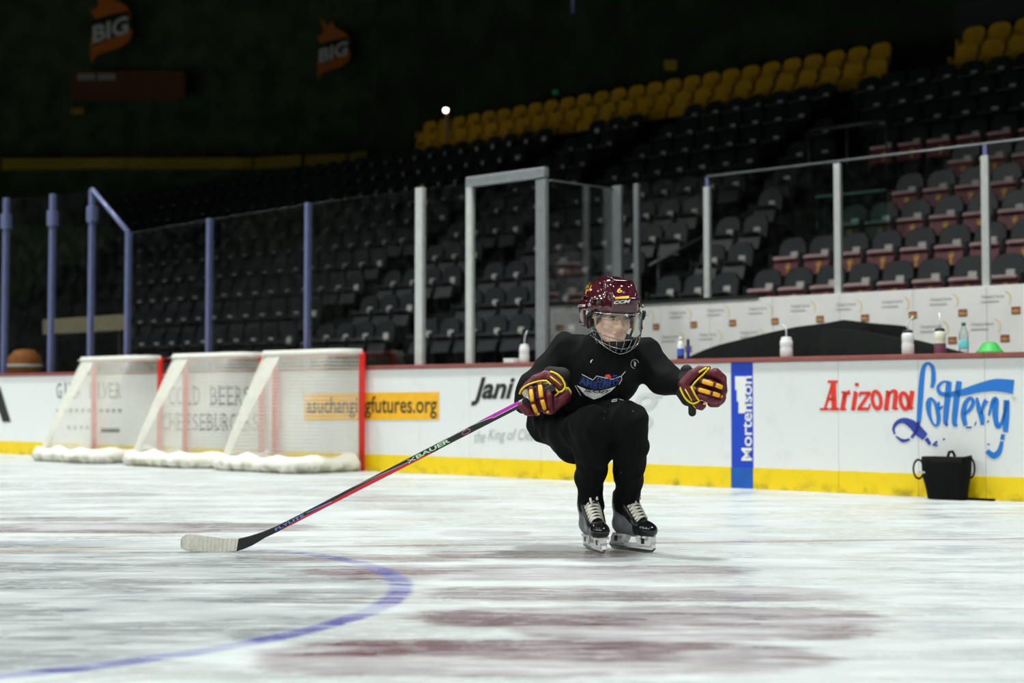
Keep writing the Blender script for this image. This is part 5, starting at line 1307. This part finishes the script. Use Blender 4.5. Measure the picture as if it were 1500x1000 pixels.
    mb = MB(MT_); mb.prism([(-.145,.024),(-.02,.024),(-.02,.017),(-.143,.017)], -.0125, .0125); build('runner_slot', mb, M_INKMID, s)
    return s
skate(None, math.radians(14), -.06, V((ankR.x+.055*math.sin(math.radians(14)), ankR.y-.055*math.cos(math.radians(14)), .001)))
skate(None, math.radians(38), .03, V((ankL.x-.012+.055*math.sin(math.radians(38)), ankL.y-.055*math.cos(math.radians(38)), .001)))
# ------------------------------------------------------------------ the stick
M_SHAFT = mat('shaft_black', '141517', .3, spec=.5, coat=.3); M_SRED = mat('shaft_red', 'cf1f33', .3, coat=.3); M_MAG = mat('shaft_magenta', 'd322c4', .3, coat=.3)
M_TAPE = mat('tape_white', 'dedbd0', .85, var=.08, scale=50, bump=.5, bscale=140); M_MINT = mat('ink_mint', 'c6efc0', .5); M_SBLUE = mat('ink_lightblue', '7f9be6', .5)
heelP, handP = K(352, 801, 6.90), K(792, 573, 6.70)
ax = (handP-heelP).normalized()
def shp(px): return V((px, 590.0+(765-px)*.5135))          # centre line of the shaft in the photograph
def sh(px, side=0.0, out=0.0):
    """a point on the shaft below image column px; side = across the shaft (up), out = towards the viewer"""
    r = ray(px, shp(px).y)
    t_ = (px-350)/(765-350); Y = 6.90+(6.715-6.90)*t_
    p = K(px, shp(px).y, Y)
    return p+SUP*side-V((0,1,0))*out
d0 = (K(765, 590, 6.715)-K(350, 803, 6.90)).normalized(); SUP = V((0,-1,0)).cross(d0).normalized()
if SUP.z < 0: SUP = -SUP
st = thing('hockey_stick', 'black, red and magenta hockey stick with a white-taped blade flat on the ice', 'hockey stick', K(310, 805, 6.9))
def seg(name, x0, x1, s0, s1, e0, e1, m_, out=.0125, par=None, n=12):
    """length of shaft: side band from s0..s1 at x0 to e0..e1 at x1"""
    mb = MB(); vs = []; fs = []
    for i in range(n+1):
        t_ = i/n; x = x0+(x1-x0)*t_; a = s0+(e0-s0)*t_; b_ = s1+(e1-s1)*t_
        vs += [sh(x, a, out), sh(x, b_, out), sh(x, b_, -out), sh(x, a, -out)]
    for i in range(n):
        for k in range(4): fs.append((i*4+k, i*4+(k+1)%4, i*4+4+(k+1)%4, i*4+4+k))
    fs.append((3,2,1,0)); fs.append((n*4, n*4+1, n*4+2, n*4+3)); mb.add(vs, fs)
    return build(name, mb, m_, par or st, bevel=.003 if m_ is M_SHAFT else 0)
HWD = .0165
seg('shaft', 415, 812, -.0135, .0125, -HWD, HWD, M_SHAFT)
e = .0009
seg('red_panel', 432, 560, -.0148, -.006, -.0162, .0035, M_SRED, .0125+e); seg('red_panel', 560, 640, -.0162, .0035, -.0165, -.0155, M_SRED, .0125+e)
seg('red_panel', 408, 440, -.0138, -.012, -.0148, -.008, M_SRED, .0125+e)
seg('magenta_panel', 705, 722, .0135, .0168, .0, .0168, M_MAG, .0125+e); seg('magenta_panel', 722, 762, .0, .0168, .0, .0168, M_MAG, .0125+e)
seg('white_panel', 762, 778, .0, .0168, -.004, .0168, M_WHITE, .0125+e)
seg('mint_trim', 690, 722, .0145, .0168, .004, .006, M_MINT, .0128+e); seg('mint_trim', 520, 600, .0115, .0128, -.004, -.002, M_MINT, .0128+e)
seg('white_trim', 722, 764, -.001, .001, -.001, .001, M_WHITE, .0128+e); seg('blue_trim', 450, 486, .002, .006, -.005, -.001, M_SBLUE, .0128+e)
mb = MB()
def shtext(txt, x0, x1, lo, hi, **kw): put_text(mb, txt, lambda x, y: sh(x0+(x1-x0)*x, lo+(hi-lo)*y, .0140), **kw)
shtext('BAUER', 610, 659, -.0085, .0095, bold=.03); build('lettering', mb, M_MINT, st)
mb = MB()
for a, b_ in (((598,-.008),(608,.008)), ((598,.008),(608,-.008))): 
    p, q = sh(a[0], a[1], .014), sh(b_[0], b_[1], .014); t_ = SUP*.0022; mb.add([p-t_, q-t_, q+t_, p+t_], [(0,1,2,3)])
build('emblem', mb, M_MINT, st)
mb = MB(); shtext('FLYLITE', 404, 446, -.006, .007, bold=.02); build('lettering', mb, M_SBLUE, st)
mb = MB(); mb.tube([sh(683+6*math.cos(a), .011*math.sin(a)*.8, .0140) for a in [i*.5 for i in range(13)]], .0012, 5); build('round_mark', mb, mat('ink_pink', 'e59aa8', .5), st)
# hosel and blade
def bl(px, py, y): return K(px, py, y)
mb = MB(); vs = []; fs = []
hs = [((418.2,763.4),(421.8,770.6)), ((404,770.3),(408,778.3)), ((383,779),(389,787)), ((366,784.5),(370,798.5)), ((354,787.5),(357,804)), ((349,788.5),(346,807.5))]
for a, b_ in hs:
    for (q, o_) in ((a, -.009), (a, .009), (b_, .009), (b_, -.009)): vs.append(K(q[0], q[1], 6.885+o_))
for i in range(len(hs)-1):
    for k in range(4): fs.append((i*4+k, i*4+(k+1)%4, i*4+4+(k+1)%4, i*4+4+k))
fs.append((0,1,2,3)[::-1]); b0 = (len(hs)-1)*4; fs.append((b0,b0+1,b0+2,b0+3)); mb.add(vs, fs); build('hosel', mb, M_SHAFT, st, bevel=.003)
mb = MB(); vs = []; fs = []
bs = [((352,788.3),(347,807.3)), ((335,787.5),(331,808.5)), ((318,786.3),(315,809)), ((300,784),(298,808.5)), ((283,781.5),(282,807)), ((272,781.8),(271,805.5)), ((266,786),(265.5,803)), ((264.5,791),(264.5,799))]
for i, (a, b_) in enumerate(bs):
    cv = .035*(i/7)**2; th = .008 if i < 6 else .005
    for (q, o_) in ((a, -th), (a, th), (b_, th), (b_, -th)): vs.append(K(q[0], q[1], 6.885-cv+o_))
for i in range(len(bs)-1):
    for k in range(4): fs.append((i*4+k, i*4+(k+1)%4, i*4+4+(k+1)%4, i*4+4+k))
fs.append((0,1,2,3)[::-1]); b0 = (len(bs)-1)*4; fs.append((b0,b0+1,b0+2,b0+3)); mb.add(vs, fs); build('taped_blade', mb, M_TAPE, st, bevel=.003)
for i in range(1, 13):
    x = 272+i*6.0; t_ = (352-x)/88; mb = MB(); cv = .035*max(0, t_)**2
    yt = 788-6*max(0, min(1, (352-x)/70))+.4; yb = 807.8
    mb.tube([K(x+1, yt, 6.885-cv-.0092), K(x-1, yb, 6.885-cv-.0092)], .0011, 4); build('tape_wrap', mb, M_TAPE, st)
